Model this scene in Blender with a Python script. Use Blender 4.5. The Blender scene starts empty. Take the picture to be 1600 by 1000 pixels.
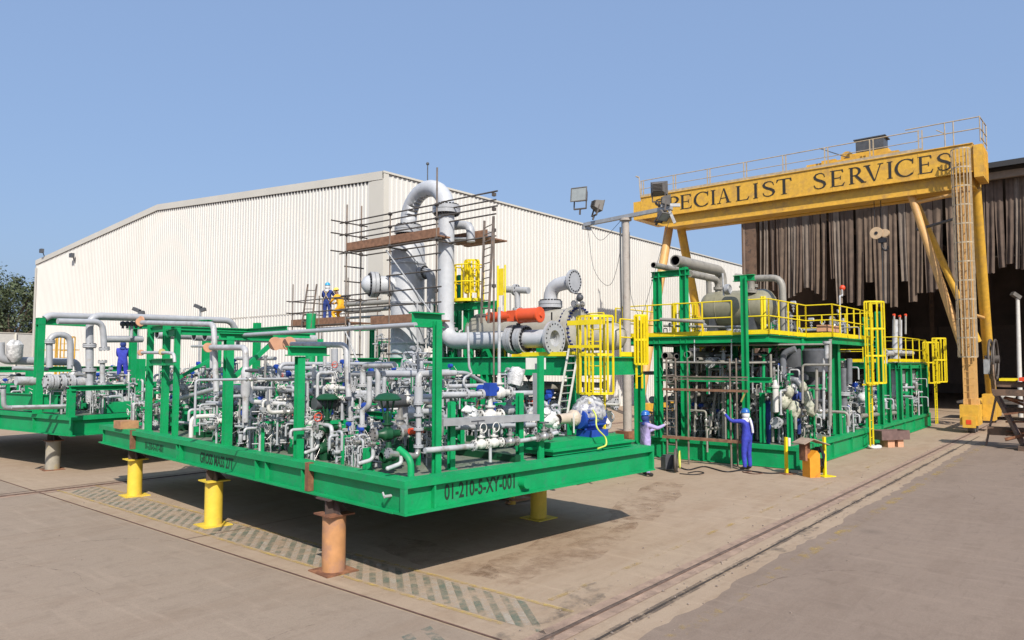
import bpy, math, random
from mathutils import Vector, Matrix
R = math.radians
random.seed(7)
scene = bpy.context.scene
col = scene.collection
# ------------------------------------------------------------------ camera
CAM_H = 3.1; FOC = 1135.0; PITCH = math.atan(68 / FOC)
cd = bpy.data.cameras.new('camera'); cam = bpy.data.objects.new('camera', cd); col.objects.link(cam)
cam.location = (0, 0, CAM_H); cam.rotation_euler = (math.pi / 2 + PITCH, 0, 0)
cd.sensor_width = 36; cd.lens = FOC / 1600 * 36; cd.clip_start = .1; cd.clip_end = 3000
scene.camera = cam
scene.render.resolution_x = 1024; scene.render.resolution_y = 640
# ------------------------------------------------------------------ light
SUN_EL = 41; L = Vector((-.22, 1, 0)).normalized() * math.cos(R(SUN_EL)); L.z = -math.sin(R(SUN_EL))
w = bpy.data.worlds.new('World'); scene.world = w; w.use_nodes = True
nt = w.node_tree; nt.nodes.clear()
sky = nt.nodes.new('ShaderNodeTexSky'); sky.sky_type = 'NISHITA'; sky.sun_disc = False
sky.sun_elevation = R(SUN_EL); sky.sun_rotation = R(180 - 12)
sky.air_density = 1.2; sky.dust_density = 3.0; sky.ozone_density = 4; sky.altitude = 20
bg = nt.nodes.new('ShaderNodeBackground'); bg.inputs[1].default_value = .124
wo = nt.nodes.new('ShaderNodeOutputWorld')
mxs = nt.nodes.new('ShaderNodeMixRGB'); mxs.inputs[0].default_value = .6; mxs.inputs[2].default_value = (2.35, 3.4, 5.6, 1)
nt.links.new(sky.outputs[0], mxs.inputs[1]); nt.links.new(mxs.outputs[0], bg.inputs[0]); nt.links.new(bg.outputs[0], wo.inputs[0])
sd = bpy.data.lights.new('sun', 'SUN'); sd.energy = 5.0; sd.angle = R(.5); sd.color = (1, .93, .83)
so = bpy.data.objects.new('sun', sd); col.objects.link(so)
so.rotation_euler = L.to_track_quat('-Z', 'Y').to_euler(); so.location = (0, 0, 40)
scene.view_settings.view_transform = 'Standard'; scene.view_settings.look = 'None'
scene.view_settings.exposure = .2; scene.view_settings.gamma = 1
# ------------------------------------------------------------------ layout helpers
def ray(px, py):
    x = (px - 800) / FOC; z = -(py - 500) / FOC
    return Vector((x, math.cos(PITCH) - z * math.sin(PITCH), math.sin(PITCH) + z * math.cos(PITCH)))
def at(px, py, z=None, Y=None):
    r = ray(px, py)
    t = (z - CAM_H) / r.z if z is not None else Y / r.y
    return Vector((0, 0, CAM_H)) + r * t
class Frame:
    """a rotated plan grid: u to the far right, v to the far left, z up"""
    def __init__(s, x, y, a):
        s.o = Vector((x, y, 0)); s.a = R(a)
        s.m = Matrix.Translation(s.o) @ Matrix.Rotation(s.a, 4, 'Z'); s.i = s.m.inverted()
    def on(s, px, py, u=None, v=None, z=None):
        c = s.i @ Vector((0, 0, CAM_H)); r = s.i.to_3x3() @ ray(px, py)
        k, val = (0, u) if u is not None else (1, v) if v is not None else (2, z)
        return c + r * ((val - c[k]) / r[k])
    def root(s, name, label, cat, group=None, o=(0, 0, 0)):
        e = bpy.data.objects.new(name, None); col.objects.link(e)
        e.matrix_world = s.m @ Matrix.Translation(o); e.empty_display_size = .3
        return tag(e, label, cat, group)
MF = Frame(-1.41, 9.65, 45.5)      # large skid in the foreground
YF = Frame(8.37, 21.33, 50.3)      # two-level module on the right
LF = Frame(-12.13, 20.10, 57)      # skid at the left edge
RF = Frame(20.75, 33.19, 50.3)     # crane rail, yard and sheds
WF = Frame(-6.43, 36.0, 50.3)      # warehouse
UP = Vector((0, 0, 1))
def tag(o, label=None, cat=None, group=None, kind=None):
    if label: o['label'] = label
    if cat: o['category'] = cat
    if group: o['group'] = group
    if kind: o['kind'] = kind
    return o
def empty(name, loc, rz=0, label=None, cat=None, group=None):
    e = bpy.data.objects.new(name, None); col.objects.link(e); e.location = loc; e.rotation_euler = (0, 0, rz)
    e.empty_display_size = .3
    return tag(e, label, cat, group)
# ------------------------------------------------------------------ materials
MATS = {}
ALB = .86
def mat(name, c, rough=.5, metal=0., var=.12, scale=6., c2=None, c2amt=.5, c2scale=3., bump=0., bscale=40., spec=.5, coat=0., c3=None):
    if name in MATS: return MATS[name]
    c = tuple(x * ALB for x in c); c2 = tuple(x * ALB for x in c2) if c2 else None
    m = bpy.data.materials.new(name); m.use_nodes = True; n = m.node_tree; b = n.nodes['Principled BSDF']
    tc = n.nodes.new('ShaderNodeTexCoord')
    nz = n.nodes.new('ShaderNodeTexNoise'); nz.inputs['Scale'].default_value = scale; nz.inputs['Detail'].default_value = 6
    n.links.new(tc.outputs['Object'], nz.inputs['Vector'])
    rp = n.nodes.new('ShaderNodeValToRGB')
    rp.color_ramp.elements[0].position = .3; rp.color_ramp.elements[1].position = .7
    rp.color_ramp.elements[0].color = (*[x * (1 - var) for x in c], 1); rp.color_ramp.elements[1].color = (*[min(1, x * (1 + var)) for x in c], 1)
    n.links.new(nz.outputs[0], rp.inputs[0]); out = rp.outputs[0]
    if c2:
        n2 = n.nodes.new('ShaderNodeTexNoise'); n2.inputs['Scale'].default_value = c2scale; n2.inputs['Detail'].default_value = 8; n2.inputs['Roughness'].default_value = .7
        n.links.new(tc.outputs['Object'], n2.inputs['Vector'])
        r2 = n.nodes.new('ShaderNodeValToRGB'); r2.color_ramp.elements[0].position = .62 - .3 * c2amt; r2.color_ramp.elements[1].position = .74 - .2 * c2amt
        n.links.new(n2.outputs[0], r2.inputs[0])
        mx = n.nodes.new('ShaderNodeMixRGB'); mx.inputs[2].default_value = (*c2, 1)
        n.links.new(r2.outputs[0], mx.inputs[0]); n.links.new(out, mx.inputs[1]); out = mx.outputs[0]
    if c3:        # small chips and rust specks
        n4 = n.nodes.new('ShaderNodeTexNoise'); n4.inputs['Scale'].default_value = 11; n4.inputs['Detail'].default_value = 10; n4.inputs['Roughness'].default_value = .8
        n.links.new(tc.outputs['Object'], n4.inputs['Vector'])
        r4 = n.nodes.new('ShaderNodeMapRange'); r4.inputs[1].default_value = .69; r4.inputs[2].default_value = .73; r4.inputs[4].default_value = .8; n.links.new(n4.outputs[0], r4.inputs[0])
        m4 = n.nodes.new('ShaderNodeMixRGB'); m4.inputs[2].default_value = (*c3, 1); n.links.new(r4.outputs[0], m4.inputs[0]); n.links.new(out, m4.inputs[1]); out = m4.outputs[0]
    n.links.new(out, b.inputs['Base Color'])
    rr = n.nodes.new('ShaderNodeMapRange'); rr.inputs[3].default_value = max(.05, rough - .1); rr.inputs[4].default_value = min(1, rough + .15)
    n.links.new(nz.outputs[0], rr.inputs[0]); n.links.new(rr.outputs[0], b.inputs['Roughness'])
    b.inputs['Metallic'].default_value = metal; b.inputs['Specular IOR Level'].default_value = spec
    if bump:
        n3 = n.nodes.new('ShaderNodeTexNoise'); n3.inputs['Scale'].default_value = bscale; n3.inputs['Detail'].default_value = 5
        n.links.new(tc.outputs['Object'], n3.inputs['Vector'])
        bp = n.nodes.new('ShaderNodeBump'); bp.inputs['Strength'].default_value = bump; bp.inputs['Distance'].default_value = .02
        n.links.new(n3.outputs[0], bp.inputs['Height']); n.links.new(bp.outputs[0], b.inputs['Normal'])
    MATS[name] = m; return m
GREEN = mat('green_paint', (.003, .315, .103), .5, var=.13, scale=2.2, c2=(.03, .25, .12), c2amt=.28, c2scale=6, bump=.3, bscale=18, c3=(.16, .10, .05), spec=.35)
GREEND = mat('dark_green_paint', (.004, .065, .024), .45, var=.2)
COLG = mat('column_grey_paint', (.52, .54, .57), .38, var=.08, c2=(.40, .40, .40), c2amt=.15)
GREY = mat('grey_pipe_paint', (.40, .415, .44), .38, var=.10, c2=(.32, .30, .28), c2amt=.15)
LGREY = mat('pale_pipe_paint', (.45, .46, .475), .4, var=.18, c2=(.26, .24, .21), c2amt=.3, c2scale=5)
STEEL = mat('bright_steel', (.46, .45, .43), .3, metal=.6, var=.15)
DGREY = mat('dark_grey_paint', (.075, .08, .09), .5, var=.2)
BLACK = mat('black_bolt', (.012, .012, .016), .5, var=.2)
YEL = mat('yellow_paint', (.85, .66, .01), .42, var=.08, c2=(.5, .36, .03), c2amt=.15)
WHITE = mat('white_paint', (.66, .65, .62), .45, var=.06, c2=(.55, .52, .46), c2amt=.2)
RED = mat('red_paint', (.75, .07, .02), .42, var=.08)
BLUE = mat('blue_paint', (.015, .06, .36), .42, var=.15)
NAVY = mat('navy_bolt', (.01, .02, .12), .5)
RUST = mat('rust', (.20, .085, .045), .85, var=.3, c2=(.35, .16, .08), c2amt=.5, bump=.3)
TAN = mat('tan_vessel_paint', (.42, .40, .34), .42, var=.08, c2=(.25, .23, .18), c2amt=.25)
OLIVE = mat('olive_vessel_paint', (.27, .255, .18), .35, var=.12)
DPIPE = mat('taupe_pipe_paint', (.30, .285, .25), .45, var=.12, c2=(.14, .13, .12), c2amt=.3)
BRNTUBE = mat('dull_scaffold_tube', (.20, .165, .14), .6, metal=.2, var=.25, c2=(.3, .2, .14), c2amt=.3)
DTUBE = mat('dark_scaffold_tube', (.11, .095, .085), .6, metal=.2, var=.25)
WOOD = mat('scaffold_board', (.24, .125, .075), .8, var=.3, scale=9)
WOODL = mat('raw_timber', (.42, .22, .11), .8, var=.25, scale=9)
PEACH = mat('plywood_cover', (.62, .33, .20), .7, var=.12)
CRANE = mat('crane_yellow', (.70, .40, .045), .5, var=.12, c2=(.50, .29, .07), c2amt=.4, c2scale=1.6, c3=(.14, .08, .04))
CRANEL = mat('crane_leg_paint', (.66, .38, .13), .5, var=.1, c2=(.5, .3, .15), c2amt=.25)
CONCP = mat('mast_paint', (.42, .38, .34), .7, var=.12, c2=(.28, .23, .2), c2amt=.3)
PLATE = mat('galvanised', (.42, .43, .44), .45, metal=.3, var=.15)
FILM = mat('plastic_wrap', (.50, .50, .50), .22, var=.25, scale=12, c2=(.78, .78, .77), c2amt=.5, c2scale=9, bump=.8, bscale=14)
WRAP = mat('white_wrap', (.74, .74, .74), .35, var=.15, bump=.8, bscale=16)
DECK = mat('deck_plate', (.20, .22, .17), .75, var=.25, scale=4, c2=(.08, .13, .08), c2amt=.45, c2scale=2, bump=.2, bscale=60)
SKINM = mat('skin', (.22, .11, .07), .6, var=.05)
# ------------------------------------------------------------------ mesh builder
FINE = {'cross_beam', 'deck_beam', 'stiffener', 'stile', 'ladder_rail', 'ladder_stile', 'guard_post', 'girder', 'leg', 'timber_offcut', 'wheel', 'handrail_post', 'lashing_plate', 'saddle'}
class MB:
    def __init__(s): s.v = []; s.f = []; s.sm = []; s.mi = []; s.m = 0; s.g = []
    def add(s, vs, fs, smooth=False):
        n = len(s.v); s.v += [tuple(x) for x in vs]; s.g.append((n, len(s.v), len(s.f)))
        for f in fs: s.f.append([i + n for i in f]); s.sm.append(smooth); s.mi.append(s.m)
        return s
    def box(s, c, d, rot=None):
        x, y, z = d[0] / 2, d[1] / 2, d[2] / 2; c = Vector(c)
        vs = [Vector((a * x, b * y, e * z)) for e in (-1, 1) for b in (-1, 1) for a in (-1, 1)]
        if rot is not None: vs = [rot @ p for p in vs]
        return s.add([c + p for p in vs], [(0, 2, 3, 1), (4, 5, 7, 6), (0, 1, 5, 4), (2, 6, 7, 3), (0, 4, 6, 2), (1, 3, 7, 5)])
    def bb(s, a, b):
        a = Vector(a); b = Vector(b); return s.box((a + b) / 2, [abs(q) for q in (b - a)])
    def bar(s, a, b, w, h, up=UP):
        a = Vector(a); b = Vector(b); d = (b - a); l = d.length
        if l < 1e-5: return s
        x = d / l; u = Vector(up)
        if abs(x.dot(u)) > .98: u = Vector((0, 1, 0)) if abs(x.y) < .9 else Vector((1, 0, 0))
        y = u.cross(x).normalized(); z = x.cross(y)
        return s.box((a + b) / 2, (l, w, h), Matrix((x, y, z)).transposed())
    def prism(s, pts, d):
        """closed outline pts (3D) pushed along vector d"""
        n = len(pts); pts = [Vector(p) for p in pts]; d = Vector(d)
        return s.add(pts + [p + d for p in pts], [list(range(n))[::-1], list(range(n, 2 * n))] + [(i, (i + 1) % n, n + (i + 1) % n, n + i) for i in range(n)])
    def ring(s, c, x, y, r, n): return [c + (x * math.cos(2 * math.pi * k / n) + y * math.sin(2 * math.pi * k / n)) * r for k in range(n)]
    def frame(s, d):
        d = d.normalized(); u = UP if abs(d.z) < .95 else Vector((1, 0, 0))
        x = u.cross(d).normalized(); return x, d.cross(x)
    def cyl(s, a, b, r, r2=None, n=12, caps=True, smooth=True):
        a = Vector(a); b = Vector(b); r2 = r if r2 is None else r2; x, y = s.frame(b - a)
        A = s.ring(a, x, y, r, n); B = s.ring(b, x, y, r2, n)
        s.add(A + B, [(i, (i + 1) % n, n + (i + 1) % n, n + i) for i in range(n)], smooth)
        if caps: s.add(A, [list(range(n))[::-1]]); s.add(B, [list(range(n))])
        return s
    def lathe(s, prof, o, ax, n=16, smooth=True):
        """prof: (distance along axis, radius)"""
        if smooth and len(prof) > 2:      # break the shading at sharp corners of the profile
            cut = [0]
            for i in range(1, len(prof) - 1):
                a = Vector((prof[i][0] - prof[i - 1][0], prof[i][1] - prof[i - 1][1])); c = Vector((prof[i + 1][0] - prof[i][0], prof[i + 1][1] - prof[i][1]))
                if a.length > 1e-6 and c.length > 1e-6 and a.angle(c) > R(38): cut.append(i)
            if len(cut) > 1:
                cut.append(len(prof) - 1)
                for i, j in zip(cut, cut[1:]): s.lathe(prof[i:j + 1], o, ax, n, j - i > 1 or abs(prof[i][1] - prof[j][1]) < .6 * abs(prof[i][0] - prof[j][0]) + 1e-6)
                return s
        o = Vector(o); ax = Vector(ax).normalized(); x, y = s.frame(ax); vs = []
        for t, r in prof: vs += s.ring(o + ax * t, x, y, max(r, .0005), n)
        fs = [(k * n + i, k * n + (i + 1) % n, (k + 1) * n + (i + 1) % n, (k + 1) * n + i) for k in range(len(prof) - 1) for i in range(n)]
        return s.add(vs, fs, smooth)
    def tube(s, pts, r, n=10, bend=None, caps=True, open_end=False):
        pts = [Vector(p) for p in pts]; bend = r * 3 if bend is None else bend; path = [pts[0]]
        for i in range(1, len(pts) - 1):
            p0, p, p1 = pts[i - 1], pts[i], pts[i + 1]; a = (p0 - p); b = (p1 - p)
            la, lb = a.length, b.length
            if la < 1e-6 or lb < 1e-6: continue
            q = min(bend, la * .49, lb * .49); a = a / la; b = b / lb
            if a.dot(b) < -.999: path.append(p); continue
            for k in range(6):
                t = k / 5; path.append((1 - t) ** 2 * (p + a * q) + 2 * t * (1 - t) * p + t * t * (p + b * q))
        path.append(pts[-1]); t0 = (path[1] - path[0]).normalized(); x, y = s.frame(t0); vs = []
        for i, p in enumerate(path):
            t = (path[min(i + 1, len(path) - 1)] - path[max(i - 1, 0)]).normalized()
            x = (x - t * x.dot(t)).normalized(); y = t.cross(x)
            vs += s.ring(p, x, y, r, n)
        m = len(path)
        s.add(vs, [(k * n + i, k * n + (i + 1) % n, (k + 1) * n + (i + 1) % n, (k + 1) * n + i) for k in range(m - 1) for i in range(n)], True)
        if caps:
            if open_end:      # a recessed dark mouth at the first point
                d = (path[0] - path[1]).normalized(); x, y = s.frame(d); o = s.ring(path[0], x, y, r, n); q = s.ring(path[0], x, y, r * .8, n); e = s.ring(path[0] - d * r * 3, x, y, r * .8, n)
                s.add(o + q, [(i, (i + 1) % n, n + (i + 1) % n, n + i) for i in range(n)]); k = s.m; s.m = 1
                s.add(q + e, [(i, (i + 1) % n, n + (i + 1) % n, n + i) for i in range(n)]); s.add(e, [list(range(n))]); s.m = k
            else: s.add(vs[:n], [list(range(n))[::-1]])
            s.add(vs[-n:], [list(range(n))])
        return s
    def arch(s, pts, r, n=20):
        return s.tube(pts, r, n, .02)
    def torus(s, c, ax, R_, r, n=20, m=6):
        c = Vector(c); ax = Vector(ax).normalized(); x, y = s.frame(ax); vs = []
        for i in range(n):
            a = 2 * math.pi * i / n; d = x * math.cos(a) + y * math.sin(a)
            for j in range(m): b = 2 * math.pi * j / m; vs.append(c + d * (R_ + r * math.cos(b)) + ax * r * math.sin(b))
        return s.add(vs, [(i * m + j, ((i + 1) % n) * m + j, ((i + 1) % n) * m + (j + 1) % m, i * m + (j + 1) % m) for i in range(n) for j in range(m)], True)
    def ball(s, c, r, n=12, m=8, sc=(1, 1, 1)):
        c = Vector(c); vs = [c + Vector((0, 0, r * sc[2]))]
        for i in range(1, m):
            a = math.pi * i / m
            for j in range(n): b = 2 * math.pi * j / n; vs.append(c + Vector((math.sin(a) * math.cos(b) * r * sc[0], math.sin(a) * math.sin(b) * r * sc[1], math.cos(a) * r * sc[2])))
        vs.append(c - Vector((0, 0, r * sc[2]))); fs = [(0, 1 + j, 1 + (j + 1) % n) for j in range(n)]
        for i in range(m - 2):
            for j in range(n): p = 1 + i * n; fs.append((p + j, p + n + j, p + n + (j + 1) % n, p + (j + 1) % n))
        p = 1 + (m - 2) * n; fs += [(p + j, len(vs) - 1, p + (j + 1) % n) for j in range(n)]
        return s.add(vs, fs, True)
    def ibeam(s, a, b, w, h, t=.02, up=UP):
        """I section from a to b, top face through a,b minus h/2 (centred)"""
        a = Vector(a); b = Vector(b); up = Vector(up); o = up * (h - t) / 2
        s.bar(a + o, b + o, w, t, up); s.bar(a - o, b - o, w, t, up); return s.bar(a, b, t * .7, h - 2 * t - .002, up)
    def mesh(s, name, *mats):
        me = bpy.data.meshes.new(name); me.from_pydata(s.v, [], s.f)
        for m in mats: me.materials.append(m)
        me.polygons.foreach_set('use_smooth', s.sm); me.polygons.foreach_set('material_index', s.mi)
        me.update(); return me
    def pieces(s, k):
        n = len(s.g); bx = []
        for a, c, _ in s.g:
            P = s.v[a:c]; bx.append(([min(p[i] for p in P) for i in range(3)], [max(p[i] for p in P) for i in range(3)]))
        par = list(range(n))
        def find(i):
            while par[i] != i: i = par[i]
            return i
        for i in range(n):
            for j in range(i + 1, n):
                d = 0
                for q in range(3): d += max(0, bx[i][0][q] - bx[j][1][q], bx[j][0][q] - bx[i][1][q]) ** 2
                sz = max(max(b_[1][q] - b_[0][q] for q in range(3)) for b_ in (bx[i], bx[j]))
                if d ** .5 <= max(.018, k * sz):
                    a, b_ = find(i), find(j)
                    if a != b_: par[b_] = a
        roots = {}
        for i in range(n): roots.setdefault(find(i), []).append(i)
        if len(roots) == 1: return [s]
        res = []; ends = [g[2] for g in s.g[1:]] + [len(s.f)]
        for ids in roots.values():
            m = MB()
            for i in ids:
                a, c, f0 = s.g[i]; n0 = len(m.v); m.g.append((n0, n0 + c - a, len(m.f))); m.v += s.v[a:c]
                for fi in range(f0, ends[i]): m.f.append([x - a + n0 for x in s.f[fi]]); m.sm.append(s.sm[fi]); m.mi.append(s.mi[fi])
            res.append(m)
        return res
    def build(s, name, mats, parent=None, loc=None):
        if not isinstance(mats, (list, tuple)): mats = [mats]
        if parent is not None and 1 < len(s.g) < 260:
            q = s.pieces(0 if name in FINE else .45)
            if len(q) > 1:
                out = None
                for part in q: p_ = part.build(name, mats, parent, loc); out = out or p_
                return out
        o = bpy.data.objects.new(name, s.mesh(name, *mats)); col.objects.link(o)
        if parent is not None: o.parent = parent
        if loc is not None: o.location = loc
        return o
def link(name, me, parent, m=None):
    o = bpy.data.objects.new(name, me); col.objects.link(o); o.parent = parent
    if m is not None: o.matrix_local = m
    return o
def orient(loc, ax, up=UP, sc=1.):
    x = Vector(ax).normalized(); u = Vector(up)
    if abs(x.dot(u)) > .95: u = Vector((0, -1, 0))
    y = u.cross(x).normalized(); z = x.cross(y)
    m = Matrix((x, y, z)).transposed().to_4x4(); m.translation = loc
    return m @ Matrix.Scale(sc, 4)
def text_mesh(name, s, size, depth, m, parent, mtx, squeeze=1.):
    c = bpy.data.curves.new(name, 'FONT'); c.body = s; c.size = size; c.extrude = depth; c.offset = .018; c.resolution_u = 3
    o = bpy.data.objects.new(name, c); col.objects.link(o); bpy.context.view_layer.update()
    me = bpy.data.meshes.new_from_object(o.evaluated_get(bpy.context.evaluated_depsgraph_get())); bpy.data.objects.remove(o); me.materials.clear(); me.materials.append(m)
    for v in me.vertices: v.co.x *= squeeze
    me.name = name
    return link(name, me, parent, mtx)
# ------------------------------------------------------------------ prototypes shared by every copy
PROTO = {}
def proto(k, items): PROTO[k] = items       # items: (name, mesh, index of parent item or None)
def put(k, parent, loc, ax=(1, 0, 0), up=UP, sc=1., label=None):
    m = orient(Vector(loc), ax, up, sc); made = []
    for nm, me, pi in PROTO[k]: made.append(link(nm, me, parent if pi is None else made[pi], m if pi is None else None))
    if label: made[0]['label'] = label
    return made[0]
def fl_mb(b, x, r, t, bolts=8, n=16):
    b.m = 0; b.cyl((x - t / 2, 0, 0), (x + t / 2, 0, 0), r, n=n); b.m = 1
    for k in range(bolts):
        a = 2 * math.pi * (k + .5) / bolts; q = Vector((0, math.cos(a), math.sin(a))) * r * .8
        b.cyl(q + Vector((x - t * .95, 0, 0)), q + Vector((x + t * .95, 0, 0)), r * .1, n=5, smooth=False)
    b.m = 0
def pflange(key, m, bolts=8, m2=None):      # unit pipe radius 1
    b = MB(); fl_mb(b, -.26, 1.75, .46, bolts); fl_mb(b, .26, 1.75, .46, bolts); proto(key, [('flange', b.mesh('flange', m, m2 or BLACK), None)])
pflange('fl_grey', GREY); pflange('fl_pale', LGREY); pflange('fl_taupe', DPIPE); pflange('fl_steel', STEEL, 8); pflange('fl_big', GREY, 20); pflange('fl_green', GREEN)
def valve(key, bm, fm, wheel, s=.1, bonnet=.32, kind='gate'):
    b = MB(); b.lathe([(-.2, .055), (-.1, .06), (-.05, .1), (.05, .1), (.1, .06), (.2, .055)], (0, 0, 0), (1, 0, 0), 12)
    b.cyl((0, 0, .03), (0, 0, .14), .06, .05, 10); b.cyl((0, 0, .14), (0, 0, .165), .085, n=10); b.cyl((0, 0, .165), (0, 0, bonnet), .028, n=8)
    for sx in (-1, 1): b.bar((sx * .035, 0, .165), (sx * .02, 0, bonnet - .02), .02, .015)
    it = [('valve', b.mesh('valve', bm), None)]
    for x in (-.215, .215): f = MB(); fl_mb(f, x, .105, .035, 8, 14); it.append(('flange', f.mesh('flange', fm, BLACK), 0))
    h = MB()
    if wheel == 'wheel':
        h.torus((0, 0, bonnet), (0, 0, 1), .11, .012, 16, 5)
        for k in range(3):
            a = k * 2.094; h.cyl((0, 0, bonnet), (math.cos(a) * .11, math.sin(a) * .11, bonnet), .008, n=5)
        it.append(('handwheel', h.mesh('handwheel', DGREY), 0))
    elif wheel == 'lever': h.bar((0, 0, bonnet), (.26, 0, bonnet + .02), .03, .012); it.append(('lever', h.mesh('lever', DGREY), 0))
    elif wheel == 'vertical':
        h.torus((0, -.06, bonnet + .02), (0, 1, 0), .10, .012, 16, 5); it.append(('handwheel', h.mesh('handwheel', WHITE), 0))
    elif wheel == 'dome':
        h.cyl((0, 0, bonnet), (0, 0, bonnet + .2), .02, n=6)
        h.lathe([(.2, .02), (.2, .2), (.215, .21), (.225, .21), (.24, .19), (.29, .14), (.31, .05), (.315, 0)], (0, 0, bonnet - .02), UP, 18)
        for sx in (-1, 1): h.bar((sx * .05, 0, bonnet - .1), (sx * .11, 0, bonnet + .19), .03, .02)
        it.append(('actuator', h.mesh('actuator', GREEND), 0))
    elif wheel == 'red':
        h.cyl((-.3, 0, bonnet + .06), (.12, 0, bonnet + .06), .085, n=14); h.cyl((.12, 0, bonnet + .06), (.28, 0, bonnet + .06), .06, n=12)
        it.append(('actuator', h.mesh('actuator', DGREY), 0))
    elif wheel == 'motor':
        h.box((0, 0, bonnet + .1), (.16, .14, .2)); h.cyl((0, .07, bonnet + .1), (0, .25, bonnet + .1), .07, n=12); h.cyl((.08, 0, bonnet + .1), (.16, 0, bonnet + .1), .045, n=10)
        it.append(('actuator', h.mesh('actuator', BLUE), 0))
    proto(key, it)
valve('v_steel', STEEL, STEEL, 'wheel'); valve('v_white', WHITE, WHITE, 'vertical'); valve('v_green', GREEND, STEEL, 'dome')
valve('v_lever', WHITE, LGREY, 'lever'); valve('v_grey', GREY, GREY, 'wheel'); valve('v_act', STEEL, STEEL, 'red'); valve('v_motor', WHITE, WHITE, 'motor'); valve('v_taupe', DPIPE, DPIPE, 'wheel')
b = MB(); b.cyl((0, 0, 0), (0, 0, .22), .018, n=6); b.cyl((0, -.07, .28), (0, .07, .28), .065, n=12); b.box((0, 0, .2), (.07, .07, .06)); b.cyl((-.05, 0, .1), (.05, 0, .1), .03, n=6)
f = MB(); f.cyl((0, -.078, .28), (0, -.071, .28), .05, n=12)
proto('transmitter', [('transmitter', b.mesh('transmitter', PLATE), None), ('dial', f.mesh('dial', WHITE), 0)])
proto('transmitter_blue', [('transmitter', b.mesh('transmitter', BLUE), None), ('dial', f.mesh('dial', WHITE), 0)])
b = MB(); b.cyl((0, 0, 0), (0, 0, .14), .01, n=6); b.cyl((0, -.02, .2), (0, .02, .2), .07, n=14)
f = MB(); f.cyl((0, -.024, .2), (0, -.021, .2), .058, n=14)
proto('gauge', [('gauge', b.mesh('gauge', DGREY), None), ('dial', f.mesh('dial', WHITE), 0)])
rc_ = random.Random(99)
for kk in range(8):      # compact instrument and valve manifolds
    h_ = rc_.uniform(.8, 1.15); b = MB(); it = []
    for q in range(4):
        x, y = rc_.uniform(-.28, .28), rc_.uniform(-.22, .22); z1 = h_ * rc_.uniform(.5, 1); r = rc_.choice([.014, .02, .028, .035]); d = rc_.choice([(1, 0), (-1, 0), (0, 1), (0, -1)]); l = rc_.uniform(.15, .45)
        b.tube([(x, y, 0), (x, y, z1), (x + d[0] * l, y + d[1] * l, z1), (x + d[0] * l, y + d[1] * l, z1 - rc_.uniform(.1, z1))], r, 7, r * 2.5)
    for q in range(3): z1 = rc_.uniform(.15, h_); b.tube([(-.35, rc_.uniform(-.2, .2), z1), (.35, rc_.uniform(-.2, .2), z1)], rc_.choice([.012, .018, .03]), 7)
    it.append(('valve_manifold', b.mesh('valve_manifold', rc_.choice([LGREY, GREY, STEEL, LGREY])), None))
    b = MB()
    for q in range(6): b.tube([(rc_.uniform(-.3, .3), rc_.uniform(-.25, .25), rc_.uniform(0, .4)), (rc_.uniform(-.3, .3), rc_.uniform(-.25, .25), rc_.uniform(.3, .8)), (rc_.uniform(-.3, .3), rc_.uniform(-.25, .25), rc_.uniform(.3, h_))], .007, 5, .1)
    it.append(('impulse_tubing', b.mesh('impulse_tubing', rc_.choice([STEEL, BLACK, RUST, STEEL])), 0))
    for q in range(3):
        f = MB(); ax = rc_.choice([(1, 0, 0), (0, 1, 0), (0, 0, 1)]); c = Vector((rc_.uniform(-.28, .28), rc_.uniform(-.22, .22), rc_.uniform(.15, h_))); A = Vector(ax); u_, v_ = f.frame(A); R1 = rc_.uniform(.06, .085)
        f.lathe([(-.12, .03), (-.05, .05), (.05, .05), (.12, .03)], c, A, 9)
        for t in (-.13, .13): f.cyl(c + A * (t - .012), c + A * (t + .012), R1, n=12)
        f.m = 1
        for j in range(6):
            a = j * 1.047
            for t in (-.13, .13): e_ = c + A * t + (u_ * math.cos(a) + v_ * math.sin(a)) * R1 * .76; f.cyl(e_ - A * .026, e_ + A * .026, .011, n=5, smooth=False)
        it.append(('valve', f.mesh('valve', rc_.choice([WHITE, STEEL, LGREY, GREY]), BLACK), 0))
    f = MB(); c = Vector((rc_.uniform(-.2, .2), -.2, rc_.uniform(.3, h_))); f.torus(c, (0, 1, .2), .075, .009, 14, 5); f.cyl(c, c + Vector((0, .15, 0)), .01, n=5); f.bar(c - Vector((.07, 0, 0)), c + Vector((.07, 0, 0)), .01, .01); it.append(('handwheel', f.mesh('handwheel', rc_.choice([BLACK, DGREY, WHITE, RED])), 0))
    f = MB(); c = Vector((rc_.uniform(-.2, .2), rc_.uniform(-.2, .2), h_)); f.cyl(c - Vector((0, .05, 0)), c + Vector((0, .05, 0)), .055, n=12); f.cyl(c, c - Vector((0, 0, .15)), .015, n=6); it.append(('transmitter', f.mesh('transmitter', rc_.choice([PLATE, BLUE, DGREY, WHITE])), 0))
    f = MB(); f.bar((.2, .1, 0), (.2, .1, h_ * .7), .06, .06, up=(0, 1, 0)); f.bar((-.25, .1, h_ * .7), (.25, .1, h_ * .7), .05, .05); it.append(('manifold_bracket', f.mesh('manifold_bracket', GREEN), 0))
    proto('mani%d' % kk, it)
def manifolds(parent, n, ur, vr, z, rnd, keep=None, s=(.85, 1.3)):
    for k in range(n):
        u, v = rnd.uniform(*ur), rnd.uniform(*vr)
        if keep and not keep(u, v): continue
        a = rnd.choice([0, 1, 2, 3]) * math.pi / 2 + rnd.uniform(-.1, .1); put('mani%d' % rnd.randrange(8), parent, (u, v, z), (math.cos(a), math.sin(a), 0), sc=rnd.uniform(*s))
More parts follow.
